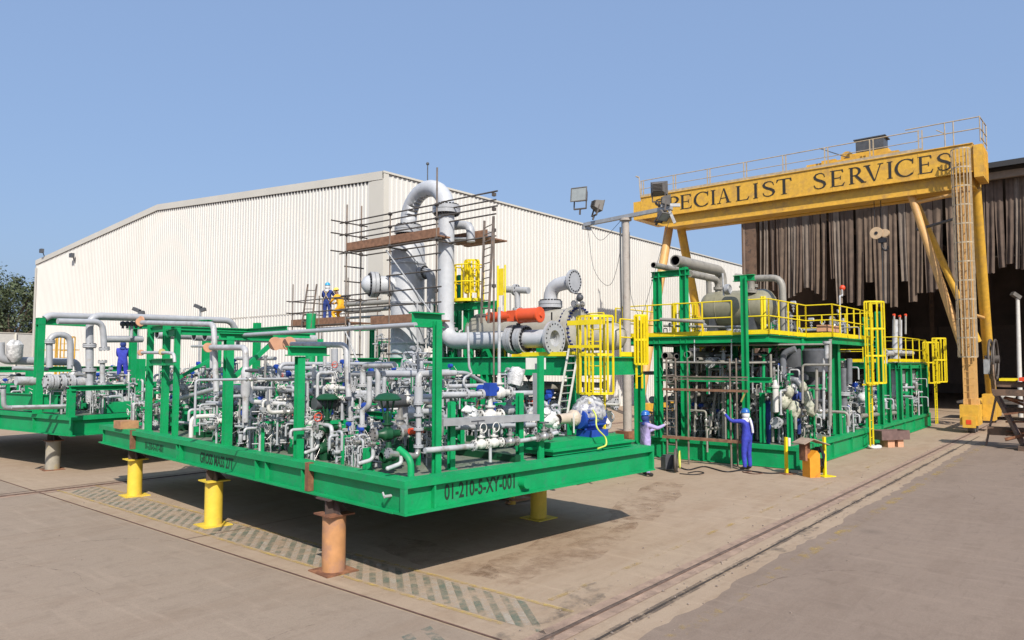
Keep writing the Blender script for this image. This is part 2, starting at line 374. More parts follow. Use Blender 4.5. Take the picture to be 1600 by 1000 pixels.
b = MB(); b.box((0, 0, 0), (.02, .3, .4)); b.box((.03, 0, 0), (.03, .22, .3)); proto('junction_box', [('junction_box', b.mesh('junction_box', PLATE), None)])
FLK = {id(GREY): 'fl_grey', id(LGREY): 'fl_pale', id(DPIPE): 'fl_taupe', id(STEEL): 'fl_steel', id(GREEN): 'fl_green', id(WHITE): 'fl_pale'}
def pipe(parent, pts, r, m=None, fl='', n=10, bend=None, open_end=False, name='pipe'):
    """fl: '0' flange at start, '1' at the end, or a list of fractions along the first leg"""
    m = m or LGREY; mb = MB(); mb.tube(pts, r, n, bend, open_end=open_end)
    o = mb.build(name, [m, BLACK], parent); P = [Vector(p) for p in pts]; k = FLK.get(id(m), 'fl_grey')
    if '0' in fl: put(k, o, P[0], P[1] - P[0], sc=r)
    if '1' in fl: put(k, o, P[-1], P[-2] - P[-1], sc=r)
    if 'm' in fl: put(k, o, (P[0] + P[1]) / 2, P[1] - P[0], sc=r)
    if 'M' in fl: put(k, o, (P[-1] + P[-2]) / 2, P[-1] - P[-2], sc=r)
    return o
class Rig:
    """draws parts of one thing in its frame; pixel pairs are read off the plane u, v or z = const"""
    def __init__(s, fr, root): s.f = fr; s.r = root
    def P(s, px, py, **k): return s.f.on(px, py, **k)
    def pipe(s, pp, r, m=None, fl='', **k):
        kw = {q: k.pop(q) for q in ('u', 'v', 'z') if q in k}
        return pipe(s.r, [s.P(*p, **kw) for p in pp], r, m, fl, **k)
    def post(s, px, py, top, w=.18, d=None, m=None, z=1.5, plate=True, name='post', kind='i'):
        p = s.P(px, py, z=z); t = s.P(px, top, u=p.x); q = Vector((p.x, p.y, t.z)); mb = MB(); w *= .74; d = d or w
        if kind == 'i': mb.ibeam(p, q, w, d, .022, up=(0, 1, 0))
        elif kind == 'box': mb.bar(p, q, w, d, up=(0, 1, 0))
        else: mb.cyl(p, q, w / 2, n=14)
        if plate: mb.bb(p + Vector((-w * .75, -d * .75, 0)), p + Vector((w * .75, d * .75, .02)))
        mb.build(name, m or GREEN, s.r); return q
    def put(s, k, px, py, ax=(0, -1, 0), up=UP, sc=1., **kw): return put(k, s.r, s.P(px, py, **kw), ax, up, sc)
def shell_noise(mb, amt, seed=0):
    rnd = random.Random(seed); d = {}
    for i, p in enumerate(mb.v):
        k = (round(p[0], 3), round(p[1], 3), round(p[2], 3))
        if k not in d: d[k] = (rnd.uniform(-amt, amt), rnd.uniform(-amt, amt), rnd.uniform(-amt, amt))
        q = d[k]; mb.v[i] = (p[0] + q[0], p[1] + q[1], p[2] + q[2])
    return mb
# ================================================================== SETTING
def ground_mat(name, ca, cb, cst, asphalt=False):
    m = bpy.data.materials.new(name); m.use_nodes = True; n = m.node_tree; b = n.nodes['Principled BSDF']; lk = n.links.new
    tc = n.nodes.new('ShaderNodeTexCoord').outputs['Object']
    def noise(sc, det=6, ro=.6, stretch=None, dist=0):
        z = n.nodes.new('ShaderNodeTexNoise'); z.inputs['Scale'].default_value = sc; z.inputs['Detail'].default_value = det; z.inputs['Roughness'].default_value = ro; z.inputs['Distortion'].default_value = dist
        if stretch:
            mp = n.nodes.new('ShaderNodeMapping'); mp.inputs['Scale'].default_value = stretch; mp.inputs['Rotation'].default_value = (0, 0, .12); lk(tc, mp.inputs[0]); lk(mp.outputs[0], z.inputs['Vector'])
        else: lk(tc, z.inputs['Vector'])
        return z.outputs[0]
    def ramp(f, a, c, x=0, y=1):
        r = n.nodes.new('ShaderNodeMapRange'); r.inputs[1].default_value = a; r.inputs[2].default_value = c; r.inputs[3].default_value = x; r.inputs[4].default_value = y; lk(f, r.inputs[0]); return r.outputs[0]
    def mix(f, a, c, mode='MIX'):
        x = n.nodes.new('ShaderNodeMixRGB'); x.blend_type = mode
        for i, q in ((0, f), (1, a), (2, c)):
            if isinstance(q, (tuple, float, int)): x.inputs[i].default_value = (*q, 1) if isinstance(q, tuple) else q
            else: lk(q, x.inputs[i])
        return x.outputs[0]
    c = mix(ramp(noise(.22, 5), .35, .65), ca, cb)
    c = mix(ramp(noise(.8, 7, .7, (.35, 1.6, 1)), .48, .72, 0, .75), c, cst)
    c = mix(ramp(noise(2.7, 8, .75, None, .6), .5, .8, 0, .5), c, tuple(x * .55 for x in cst))
    c = mix(ramp(noise(16, 6, .75), .52, .74, 0, .42), c, tuple(x * .6 for x in ca))
    c = mix(ramp(noise(7, 5, .7, (.12, 1.3, 1)), .55, .75, 0, .3), c, tuple(x * .62 for x in cst))
    c = mix(ramp(noise(5, 4, .6, (1, .1, 1)), .54, .72, 0, .34), c, tuple(min(1, x * 1.35) for x in ca))
    c = mix(ramp(noise(60, 3, .7), .3, .7, .55, 0), c, tuple(x * .62 for x in ca))
    v = n.nodes.new('ShaderNodeTexVoronoi'); v.inputs['Scale'].default_value = 1.3; lk(tc, v.inputs['Vector'])
    c = mix(ramp(v.outputs['Distance'], 0, .05, .5, 0), c, (.03, .028, .025))
    if asphalt:
        v = n.nodes.new('ShaderNodeTexVoronoi'); v.inputs['Scale'].default_value = .35; lk(tc, v.inputs['Vector'])
        c = mix(ramp(v.outputs['Distance'], 0, .10, .35, 0), c, (.05, .042, .036))
    lk(c, b.inputs['Base Color']); b.inputs['Roughness'].default_value = .92; b.inputs['Specular IOR Level'].default_value = .25
    bp = n.nodes.new('ShaderNodeBump'); bp.inputs['Strength'].default_value = .35; bp.inputs['Distance'].default_value = .015
    lk(noise(35, 6, .7), bp.inputs['Height']); lk(bp.outputs[0], b.inputs['Normal'])
    return m
CONC = ground_mat('concrete_ground', (.40, .305, .22), (.35, .262, .188), (.285, .19, .12))
ASPH = ground_mat('worn_paving', (.262, .20, .156), (.24, .183, .145), (.19, .138, .104), True)
def fade_mat(name, c, under, lo=.42, hi=.6, sc=4, amt=.75):
    m = bpy.data.materials.new(name); m.use_nodes = True; n = m.node_tree; b = n.nodes['Principled BSDF']
    tc = n.nodes.new('ShaderNodeTexCoord'); z = n.nodes.new('ShaderNodeTexNoise'); z.inputs['Scale'].default_value = sc; z.inputs['Detail'].default_value = 9; z.inputs['Roughness'].default_value = .75
    n.links.new(tc.outputs['Object'], z.inputs['Vector'])
    r = n.nodes.new('ShaderNodeMapRange'); r.inputs[1].default_value = lo; r.inputs[2].default_value = hi; r.inputs[3].default_value = 0; r.inputs[4].default_value = amt; n.links.new(z.outputs[0], r.inputs[0])
    t = n.nodes.new('ShaderNodeBsdfTransparent'); mx = n.nodes.new('ShaderNodeMixShader'); n.links.new(r.outputs[0], mx.inputs[0]); n.links.new(t.outputs[0], mx.inputs[1]); n.links.new(b.outputs[0], mx.inputs[2])
    n.links.new(mx.outputs[0], n.nodes['Material Output'].inputs[0]); b.inputs['Base Color'].default_value = (*c, 1); b.inputs['Roughness'].default_value = .9
    return m
def sheet(name, rects, z, m, fr=RF, poly=None):
    b = MB()
    for (u0, v0, u1, v1) in rects: b.add([(u0, v0, z), (u1, v0, z), (u1, v1, z), (u0, v1, z)], [(0, 1, 2, 3)])
    for p in poly or []: b.add([(x, y, z) for x, y in p], [tuple(range(len(p)))])
    o = b.build(name, m); o.matrix_world = fr.m; o['kind'] = 'structure'; return o
sheet('ground', [(-300, -300, 600, 600)], 0, CONC)
jr = random.Random(4); pe = [(-60 + .25 * i, -.97 + jr.uniform(-.05, .05) + .04 * math.sin(i * .3)) for i in range(281)]
b = MB(); vs = []
for x, y in pe: vs += [(x, y, .004), (x, -60, .004)]
b.add(vs, [(2 * i, 2 * i + 1, 2 * i + 3, 2 * i + 2) for i in range(len(pe) - 1)]); o = b.build('paving', ASPH); o.matrix_world = RF.m; o['kind'] = 'structure'
sheet('paving', [(-60, -.9, -32.5, 60)], .004, ground_mat('left_slab', (.32, .25, .19), (.29, .228, .175), (.24, .172, .122)))
# faded green and white hatching between two yellow lines
g = []
v = -.1
while v < 14.2:
    s = .15; g.append([(-31.25, v + .9), (-31.25, v + .9 + s), (-31.99, v + s), (-31.99, v)]); v += .30
sheet('hatch_marking', [], .006, fade_mat('faded_green', (.11, .165, .125), None, .4, .64, 3, .66), poly=g)
g = [[(-31.25, v2 + .9), (-31.25, v2 + 1.03), (-31.99, v2 + .13), (-31.99, v2)] for v2 in [.06 + .3 * i for i in range(47)]]
gx = [[(-32.65 - k * .3, 1.12), (-32.80 - k * .3, 1.12), (-33.15 - k * .3, .35), (-33.0 - k * .3, .35)] for k in range(14)]
sheet('pale_hatch_marking', [], .006, fade_mat('faded_cream', (.45, .41, .34), None, .42, .62, 3, .6), poly=g)
sheet('hatch_marking', [], .0065, fade_mat('faded_green_b', (.13, .18, .15), None, .45, .6, 3, .6), poly=gx)
sheet('yellow_line', [(-31.22, .1, -31.14, 15), (-32.09, .5, -32.02, 15)], .009, fade_mat('faded_yellow', (.52, .36, .10), None, .40, .62, 5, .75))
sheet('yellow_line', [(-34, -1.35, -6, -1.15), (-31, .55, -12, .63)], .009, fade_mat('worn_yellow', (.46, .31, .08), None, .5, .66, 2.2, .7))
# joints, rail and groove
sheet('ground_joint', [(-32.47, -.9, -32.44, 40), (-60, 15.2, -14, 15.24), (-32.44, 7.5, -14, 7.52)], .011, mat('joint_filler', (.14, .075, .055), .95, var=.35, scale=8))
sheet('rail_bed', [(-60, -.36, 60, .02)], .006, mat('rail_bed_rust', (.36, .25, .185), .9, var=.25, scale=3, c2=(.24, .165, .125), c2amt=.4, c2scale=4, bump=.5))
sheet('rail_bed', [(-60, 14.6, 60, 15.1)], .0065, MATS['rail_bed_rust'])
GD = fade_mat('groove_dirt_faded', (.05, .038, .03), None, .38, .5, 2.5, .95); mat('groove_dirt', (.05, .038, .03), .95, var=.4); sheet('cable_groove', [(-60, -.655, -2, -.615)], .010, GD); sheet('cable_groove', [(-60, -.70, -8, -.56)], .008, fade_mat('groove_grime', (.13, .10, .08), None, .45, .6, 1.3, .7))
b = MB(); b.bb((-60, -.20, 0), (60, -.155, .018)); b.bb((-60, 14.8, 0), (60, 14.87, .03))
o = b.build('rail_track', mat('rail_steel', (.20, .135, .105), .6, metal=.4, var=.3, scale=9)); o.matrix_world = RF.m; o['kind'] = 'structure'
b = MB(); b.bb((-60, -.155, 0), (60, -.125, .007)); o = b.build('rail_groove', MATS['groove_dirt']); o.matrix_world = RF.m; o['kind'] = 'structure'
# hairline cracks and rust-brown staining worn into the concrete
jr = random.Random(8); b = MB()
for (x, y, a, n) in ((-31, 3.5, 2.0, 26), (-35, 4.5, 1.2, 30), (-37, 9, .4, 34), (-34.5, 11.5, 1.7, 26), (-24, 2.5, 1.4, 22), (-20, -3, .3, 20), (-27, -3.5, 1.0, 24), (-33.5, 2.2, 2.6, 20)):
    P = []
    for k in range(n): P.append((x, y)); a += jr.uniform(-.35, .35); x += math.cos(a) * .16; y += math.sin(a) * .16
    for (x0, y0), (x1, y1) in zip(P, P[1:]): w_ = .008; b.add([(x0, y0 - w_, .012), (x1, y1 - w_, .012), (x1 + w_, y1 + w_, .012), (x0 + w_, y0 + w_, .012)], [(0, 1, 2, 3)])
o = b.build('ground_crack', fade_mat('crack_dirt', (.16, .11, .08), None, .45, .58, 4, .5)); o.matrix_world = RF.m; o['kind'] = 'structure'
def blob(cx, cy, rx, ry, a, seed):
    q = random.Random(seed); P = []
    for k in range(30): t = k * math.tau / 30; r = q.uniform(.85, 1.1); x = rx * r * math.cos(t); y = ry * r * math.sin(t); P.append((cx + x * math.cos(a) - y * math.sin(a), cy + x * math.sin(a) + y * math.cos(a)))
    return P
sheet('ground_stain', [], .0055, fade_mat('rust_stain', (.22, .125, .07), None, .45, .75, 1.6, .6), poly=[blob(-28.6, 2.0, 2.6, .7, .1, 1), blob(-30.4, 3.4, 1.6, .5, 1.4, 2), blob(-24, 3.0, 3, .6, .3, 5)])
sheet('ground_stain', [], .0125, fade_mat('oil_stain', (.09, .08, .07), None, .5, .72, 2.4, .6), poly=[blob(-33.2, -.2, 1.4, .5, .2, 3), blob(-30.8, .35, 1.0, .3, .1, 4), blob(-26, -.8, 1.6, .2, .0, 6), blob(-40, 4, 3, 1.2, .5, 7), blob(-15, -4, 3, .8, .2, 9)])
# crumbled edge along the rail
b = MB(); rr = random.Random(3)
for i in range(460):
    x = rr.uniform(-36, -8); y = rr.choice([.1, -.45, -.62, -.8]) + rr.gauss(0, .1)
    if i > 260: x = rr.uniform(-40, -10); y = rr.uniform(-7, 14)
    s = rr.uniform(.004, .014)
    b.box((x, y, s * .4 + .008), (s * 2, s * 1.6, s), Matrix.Rotation(rr.uniform(0, 3), 3, 'Z'))
o = b.build('gravel', mat('crumbs', (.30, .24, .2), .95, var=.4)); o.matrix_world = RF.m; o['kind'] = 'stuff'

# ------------------------------------------------------------------ warehouse
def ribbed(length, zf, pitch=.3, depth=.045, flip=1):
    """ribbed cladding along +x from 0 to length, ribs toward -y; zf(x) gives the top"""
    b = MB(); xs = []; x = 0
    while x < length:
        for dx, y in ((0, 0), (.52, 0), (.62, -depth * flip), (.9, -depth * flip)):
            xs.append((min(x + dx * pitch, length), y))
        x += pitch
    xs.append((length, 0)); vs = []
    for x, y in xs: vs += [(x, y, 0), (x, y, zf(x))]
    b.add(vs, [(2 * i, 2 * i + 2, 2 * i + 3, 2 * i + 1) for i in range(len(xs) - 1)]); return b
CLAD = mat('cream_cladding', (.69, .675, .635), .5, var=.035, scale=.25, c2=(.65, .63, .58), c2amt=.35, c2scale=.12)
CLAD2 = mat('cream_trim', (.62, .595, .53), .5, var=.05, scale=.4)
wh = WF.root('warehouse', 'large cream ribbed metal warehouse with low gable behind the green skids', 'warehouse')
EA, AP, WL, WD = 12.75, 14.55, 49.6, 60.
top = lambda x: EA + (AP - EA) * (1 - abs(x - WL / 2) / (WL / 2)) - .36
b = ribbed(WL, top); o = b.build('end_wall', CLAD, wh); o.rotation_euler = (0, 0, math.pi / 2); o.scale = (1, -1, 1)
b = ribbed(WD, lambda x: EA - .12, .32); o = b.build('side_wall', CLAD, wh)
b = MB()
for (a, c) in (((0, EA), (WL / 2, AP)), ((WL / 2, AP), (WL, EA))):
    b.add([(-.10, a[0], a[1] - .42), (-.10, c[0], c[1] - .42), (-.10, c[0], c[1]), (-.10, a[0], a[1]), (.05, a[0], a[1] - .42), (.05, c[0], c[1] - .42), (.05, c[0], c[1]), (.05, a[0], a[1])],
          [(0, 3, 2, 1), (4, 5, 6, 7), (0, 1, 5, 4), (3, 7, 6, 2)])
b.bb((-.08, -.08, 0), (-.05, 1.05, EA - .4)); b.bb((-.082, -.085, 0), (.25, -.055, EA - .05)); b.bb((-.08, WL - .35, 0), (-.055, WL + .1, EA - .7))
b.build('fascia', CLAD2, wh)
b = MB(); b.bb((-.10, -.11, EA - .10), (WD, -.03, EA + .0)); b.build('gutter', CLAD2, wh)
b = MB(); y = 1.2
while y < WL - .5: z = top(y) - .10; b.bb((-.052, y, z - .07), (-.047, y + .13, z + .04)); y += .3
b.build('eave_gap_shade', mat('gap_shade_dark', (.02, .02, .02), .9), wh)  # thin dark blocks paint the shade of open rib troughs under the fascia
for y in (3.2, 12.4): 
    b = MB(); b.bb((-.062, y, 5.9), (-.046, y + 9.0, 5.93)); b.build('lap_joint', CLAD2, wh)
b = MB()
for (y0, z0, y1, z1) in ((-.02, EA + .02, WL / 2, AP + .02), (WL / 2, AP + .02, WL, EA + .02)):
    b.add([(0, y0, z0), (WD, y0, z0), (WD, y1, z1), (0, y1, z1)], [(0, 1, 2, 3)])
b.build('roof', CLAD2, wh)
b = MB(); b.bb((.2, WL, 0), (WD, WL + .06, EA - .2)); b.bb((WD, 0, 0), (WD + .06, WL, EA)); b.build('rear_wall', CLAD2, wh)
for py in ((66, 388), (113, 395)):
    p = WF.on(py[0], py[1] + 4, u=-.3); b = MB(); b.cyl((p.x + .2, p.y, p.z - .5), (p.x, p.y, p.z), .04, n=6); b.box((p.x - .05, p.y, p.z), (.25, .5, .35)); b.build('wall_lamp', DGREY, wh)
p = WF.on(668, 283, v=.3); b = MB(); b.cyl((p.x, p.y, EA - .2), (p.x, p.y, p.z + .9), .03, n=6); b.ball((p.x, p.y, p.z + .95), .09); b.build('lightning_rod', DGREY, wh)

# ------------------------------------------------------------------ dark shed with torn strip curtain
sh = RF.root('open_shed', 'tall dark open fabrication shed behind the yellow gantry crane', 'shed', o=(10, 0, 0))
DARK = mat('dark_cladding', (.26, .20, .165), .85, var=.25, scale=.6)
DARKR = mat('rusty_cladding', (.17, .105, .07), .85, var=.3, scale=1.5, c2=(.07, .05, .04), c2amt=.5)
ZT = 14.0; V0, V1 = 14.4, -16.0
b = MB(); b.bb((0, V0 - .12, 0), (40, V0, ZT)); b.bb((0, V1, 0), (40, V1 + .12, ZT)); b.bb((40, V1, 0), (40.1, V0, ZT)); b.build('wall', DARK, sh)
b = MB(); b.bb((.02, V0 - .9, 0), (.1, V0 + .03, ZT - .1)); b.bb((-.1, V0 - .02, 0), (1.2, V0 + .06, ZT - .1)); b.build('corner_cladding', DARKR, sh)
b = MB(); b.add([(-1.0, V1 - .3, ZT + .25), (-1.0, V0 + .3, ZT), (41, V0 + .3, ZT), (41, V1 - .3, ZT + .25)], [(0, 1, 2, 3)]); b.bar((-1.0, V1 - .3, ZT + .27), (-1.0, V0 + .3, ZT + .02), .1, .3); b.build('roof', mat('shed_roof', (.03, .03, .032), .7), sh)
b = MB(); b.bar((-.25, V1, ZT - .2), (-.25, V0, ZT - .45), .3, .4); b.build('header_beam', mat('header_paint', (.26, .20, .15), .7), sh)
for i in range(7):
    v = V0 - 4 - i * 4; b = MB(); b.ibeam((20, v, 0), (20, v, ZT - .3), .3, .4, .03, up=(1, 0, 0)); b.build('column', DARKR, sh)
    b = MB(); b.bar((.5, v, ZT - .4), (40, v, ZT - .4), .2, .35); b.build('rafter', DARK, sh)
for i in range(12):
    b = MB(); v = V0 - 1.5 - i * 2.4; b.bb((39.9, v - 1.1, 1), (39.97, v + 1.1, 7)); b.build('wall_panel', mat('dim_panel', (.36, .27, .22), .8), sh)
cu = RF.root('strip_curtain', 'ragged grey brown fabric strips hanging across the top of the dark shed opening', 'curtain', o=(10, 0, 0))
CUR = [mat('curtain_grey', (.15, .108, .08), .9, var=.25, scale=2.5), mat('curtain_brown', (.12, .085, .066), .9, var=.25, scale=2.5), mat('curtain_pale', (.21, .17, .14), .9, var=.2, scale=2.5)]
rr = random.Random(11); v = 13.75; i = 0
while v > -1.6:
    wdt = rr.uniform(.2, .55); gap = rr.choice([0, 0, .02, .03, .08, .14]) if v < 12.2 else rr.uniform(.0, .15)
    px, _ = 0, 0; fr = (13.75 - v) / 14.5
    zb = 7.25 + .5 * math.sin(fr * 9) + rr.uniform(-.3, .4) + (rr.random() < .12) * 1.0
    if v > 12: zb = 8.2 + rr.uniform(-1.2, .8)
    if v < 1.0: zb = 8.4 + rr.uniform(-.2, .6)
    b = MB(); nf = 7; vs = []; sway = rr.uniform(-.12, .12); nz_ = 6; ph = rr.uniform(0, 6)
    for k in range(nz_ + 1):
        t = k / nz_; z = 13.5 + (zb - 13.5) * t
        for j in range(nf):
            s = j / (nf - 1); wob = .07 * math.sin(s * 9 + ph + t * 1.3) * (.5 + t); vs.append((.15 + wob + .02 * rr.random(), v - wdt * s * (1 - .12 * t) + sway * t * t, z + (rr.uniform(-.03, .03) if k == nz_ else 0)))
    b.add(vs, [(k * nf + j, k * nf + j + 1, (k + 1) * nf + j + 1, (k + 1) * nf + j) for k in range(nz_) for j in range(nf - 1)], True)
    b.build('curtain_strip', CUR[rr.randrange(3)], cu); v -= wdt + gap; i += 1
# ------------------------------------------------------------------ left edge: boundary wall and trees
p0 = at(-120, 566, Y=62); b = MB(); bw = empty('boundary_wall', (0, 0, 0), 0, 'pale precast boundary wall beside the warehouse corner at the far left', 'wall')
a = at(-200, 568, Y=60); a.z = 0; c = at(54, 568, Y=72); c.z = 0
b.bar(a + Vector((0, 0, 3.0)), c + Vector((0, 0, 3.0)), .15, 6.0); b.build('wall_panel', WHITE, bw)
b = MB(); b.bar(a + Vector((0, 0, 6.04)), c + Vector((0, 0, 6.04)), .25, .08); b.build('coping', CLAD2, bw)
for k in range(8):
    q = a.lerp(c, k / 7); b = MB(); b.bar(q + Vector((.05, -.12, 0)), q + Vector((.05, -.12, 6.0)), .25, .1); b.build('pilaster', CLAD2, bw)
def leaf_mat(name, c):
    m = mat(name, c, .6, var=.35, scale=1.2); return m
LEAF = leaf_mat('leaf_green', (.055, .075, .028))
def tree(loc, h, cr, seed, label, group):
    rr = random.Random(seed); t = empty('tree', loc, 0, label, 'tree', group); b = MB()
    b.tube([(0, 0, 0), (.1, .05, h * .25), (0, .1, h * .5)], .22 * h / 9, 8); limbs = []
    for k in range(9):
        a = k * 2.4 + rr.uniform(-.4, .4); z = h * rr.uniform(.3, .55); e = Vector((math.cos(a) * cr * .6, math.sin(a) * cr * .6, z + h * rr.uniform(.12, .32)))
        b.tube([(0, .05, z * .8), e * .5 + Vector((0, 0, z * .45)), e], .07 * h / 9, 6); limbs.append(e)
    b.build('trunk', mat('bark', (.09, .065, .045), .9), t); b = MB(); cl = []
    for k in range(60):
        a = rr.uniform(0, 6.28); ph = math.acos(rr.uniform(-.75, 1)); rad = rr.uniform(.55, 1.02) * (1 + .2 * math.sin(3 * a + seed))
        cl.append((Vector((math.cos(a) * math.sin(ph) * cr * rad, math.sin(a) * math.sin(ph) * cr * rad, h * .62 + math.cos(ph) * h * .36 * rad)), rr.uniform(.5, .95) * cr * .3))
    for c_, r_ in cl:
        for q in range(130):
            d = Vector((rr.gauss(0, 1), rr.gauss(0, 1), rr.gauss(0, .8))).normalized() * r_ * rr.uniform(.5, 1.05); p = c_ + d
            n = (d + Vector((rr.uniform(-.6, .6), rr.uniform(-.6, .6), rr.uniform(0, .8))) * r_).normalized(); x, y = b.frame(n); s = rr.uniform(.10, .24)
            a = rr.uniform(0, 6.3); x, y = x * math.cos(a) + y * math.sin(a), y * math.cos(a) - x * math.sin(a)
            b.add([p - x * s, p - y * s * .5, p + x * s, p + y * s * .5], [(0, 1, 2, 3)])
    b.build('crown', LEAF, t); return t
q = at(12, 568, Y=76); tree((q.x, q.y, 0), 13.4, 5.0, 1, 'broad dark green tree rising over the boundary wall left of the warehouse', None)
q = at(-75, 568, Y=78); tree((q.x, q.y, 0), 13.8, 5.4, 2, 'dark green tree cut by the left edge of the photo', None)
q = at(-10, 568, Y=92); tree((q.x, q.y, 0), 14.2, 6, 5, 'dark tree behind the others at the far left', None)
# ================================================================== GANTRY CRANE
cr = RF.root('gantry_crane', 'yellow rail-mounted gantry crane with lettered beam, legs and caged ladder', 'crane')
ZP0, ZP1 = 11.93, 13.2
VL, VR = 16.75, -.55
b = MB(); b.bb((0, VR, ZP0), (.05, VL, ZP1)); b.bb((-.06, VR, ZP1), (1.0, VL, ZP1 + .04)); b.bb((-.05, VR, ZP0 - .05), (.06, VL, ZP0 - .002))
k = 0
v = VR + 2.2
while v < VL: b.bb((-.012, v, ZP0 + .01), (-.002, v + .04, ZP1 - .01)); v += 3.9
b.build('sign_panel', CRANE, cr)
b = MB(); b.bb((.25, VR + .1, 11.28), (1.15, VL - 1.6, 12.9)); b.bb((.2, VR, 11.22), (1.2, VL - 1.7, 11.276))
for v in (1.8, 5, 8.2, 11.4): b.bb((.24, v, 11.29), (.247, v + .05, 12.8))
b.add([(.25, VL - 1.6, 11.28), (1.15, VL - 1.6, 11.28), (1.15, VL - .2, 12.1), (.25, VL - .2, 12.1), (.25, VL - 1.6, 12.9), (1.15, VL - 1.6, 12.9), (1.15, VL - .2, 12.9), (.25, VL - .2, 12.9)], [(0, 1, 2, 3), (4, 7, 6, 5), (0, 4, 5, 1), (3, 2, 6, 7), (0, 3, 7, 4), (1, 5, 6, 2)])
b.build('girder', CRANE, cr)
b = MB(); b.bb((-.1, VR - .38, 11.6), (1.7, VR - .02, 13.1)); b.bb((1.75, VR, 11.28), (2.3, VL - 1.6, 12.9))
for i in range(7): b.bb((-.1 + i * .27, VR - .40, 11.7), (-.06 + i * .27, VR - .383, 13.0))
b.build('end_girder', CRANE, cr)
b = MB(); b.bb((0, VL + .01, 11.9), (3.1, VL + .5, 13.0)); b.build('end_girder', CRANE, cr)
# serif lettering cut from strokes
def stroke(P, W, off):
    vs = []; n = len(P)
    for i in range(n):
        a = P[max(i - 1, 0)]; c = P[min(i + 1, n - 1)]; d = Vector((c[0] - a[0], c[1] - a[1])); d.normalize(); q = Vector((-d.y, d.x)) * W[i] / 2
        vs += [(P[i][0] + q.x, P[i][1] + q.y), (P[i][0] - q.x, P[i][1] - q.y)]
    return [[vs[2 * i], vs[2 * i + 1], vs[2 * i + 3], vs[2 * i + 2]] for i in range(n - 1)]
def arc(cx, cy, rx, ry, a0, a1, n, w0, w1):
    P = []; W = []
    for i in range(n + 1):
        a = R(a0 + (a1 - a0) * i / n); P.append((cx + rx * math.cos(a), cy + ry * math.sin(a))); W.append(w0 + (w1 - w0) * abs(math.cos(a)) ** 1.4)
    return stroke(P, W, 0)
def rect(x0, y0, x1, y1): return [[(x0, y0), (x1, y0), (x1, y1), (x0, y1)]]
K, T = .13, .045
def glyph(c):
    st = lambda x: rect(x - K / 2, 0, x + K / 2, 1) + rect(x - K, 0, x + K, T * .8) + rect(x - K, 1 - T * .8, x + K, 1)
    if c == 'I': return st(.15), .30
    if c == 'L': return st(.15) + rect(.15, 0, .68, T) + [[(.68, 0), (.74, .22), (.71, .22), (.6, T)]], .76
    if c == 'E': return st(.15) + rect(.15, 0, .66, T) + rect(.15, .49, .52, .49 + T) + rect(.15, 1 - T, .64, 1) + [[(.66, 0), (.72, .2), (.69, .2), (.58, T)], [(.64, 1), (.66, .82), (.63, .82), (.57, 1 - T)], [(.5, .4), (.53, .4), (.53, .63), (.5, .63)]], .72
    if c == 'T': return st(.36) + rect(.02, 1 - T, .70, 1) + [[(.0, .8), (.03, .8), (.1, 1 - T), (.02, 1)], [(.72, .8), (.69, .8), (.62, 1 - T), (.70, 1)]], .72
    if c == 'P': return st(.15) + arc(.30, .74, .27, .24, 95, -95, 12, T, K) + rect(.15, 1 - T, .3, 1) + rect(.15, .48, .3, .48 + T), .62
    if c == 'R': return st(.15) + arc(.30, .74, .25, .24, 95, -95, 12, T, K) + rect(.15, 1 - T, .3, 1) + rect(.15, .48, .3, .48 + T) + [[(.28, .5), (.43, .5), (.82, 0), (.65, 0)]] + rect(.62, 0, .86, T), .84
    if c == 'V': return [[(.06, 1), (.22, 1), (.49, .0), (.42, .0)], [(.72, 1), (.77, 1), (.49, .0), (.45, .0)]] + rect(0, 1 - T, .3, 1) + rect(.62, 1 - T, .86, 1), .86
    if c == 'A': return [[(.10, 0), (.15, 0), (.43, 1), (.39, 1)], [(.62, 0), (.78, 0), (.46, 1), (.38, 1)], [(.2, .33), (.62, .33), (.62, .33 + T), (.2, .33 + T)]] + rect(0, 0, .25, T) + rect(.55, 0, .86, T), .86
    if c == 'C': return arc(.5, .5, .44, .49, 48, 312, 26, T, K + .01) + [[(.80, .86), (.83, 1), (.86, 1), (.85, .7), (.82, .7)], [(.80, .14), (.86, .28), (.84, .22), (.84, .12)]], .88
    P = [(.56, .70), (.52, .88), (.42, .96), (.30, .97), (.16, .92), (.09, .79), (.13, .66), (.25, .56), (.40, .48), (.53, .37), (.57, .24), (.51, .10), (.38, .03), (.25, .03), (.12, .10), (.06, .27)]
    W = [.03, .04, .05, .055, .08, .115, .13, .14, .145, .14, .12, .085, .055, .05, .04, .03]
    return stroke(P, W, 0), .63
LET = mat('sign_letter_black', (.02, .018, .015), .6)
for c, x0, x1 in [('S', 1022, 1038), ('P', 1043, 1060), ('E', 1062, 1081), ('C', 1084, 1107), ('I', 1110, 1118), ('A', 1120, 1142), ('L', 1149, 1171), ('I', 1176, 1185), ('S', 1190, 1211), ('T', 1213, 1237),
                 ('S', 1270, 1291), ('E', 1297, 1320), ('R', 1326, 1353), ('V', 1350, 1381), ('I', 1386, 1396), ('C', 1399, 1429), ('E', 1434, 1459), ('S', 1464, 1489)]:
    va = RF.on(x0, 280, u=0).y; vb = RF.on(x1, 280, u=0).y; g, wd = glyph(c); b = MB(); k = 0
    for poly in g:
        d = .016 + .0005 * k; k += 1
        pts = [(-d, va + (vb - va) * x / wd, ZP0 + .20 + y * .84) for x, y in poly]
        b.prism(pts, (d - .001, 0, 0))
    b.build('letter', LET, cr)
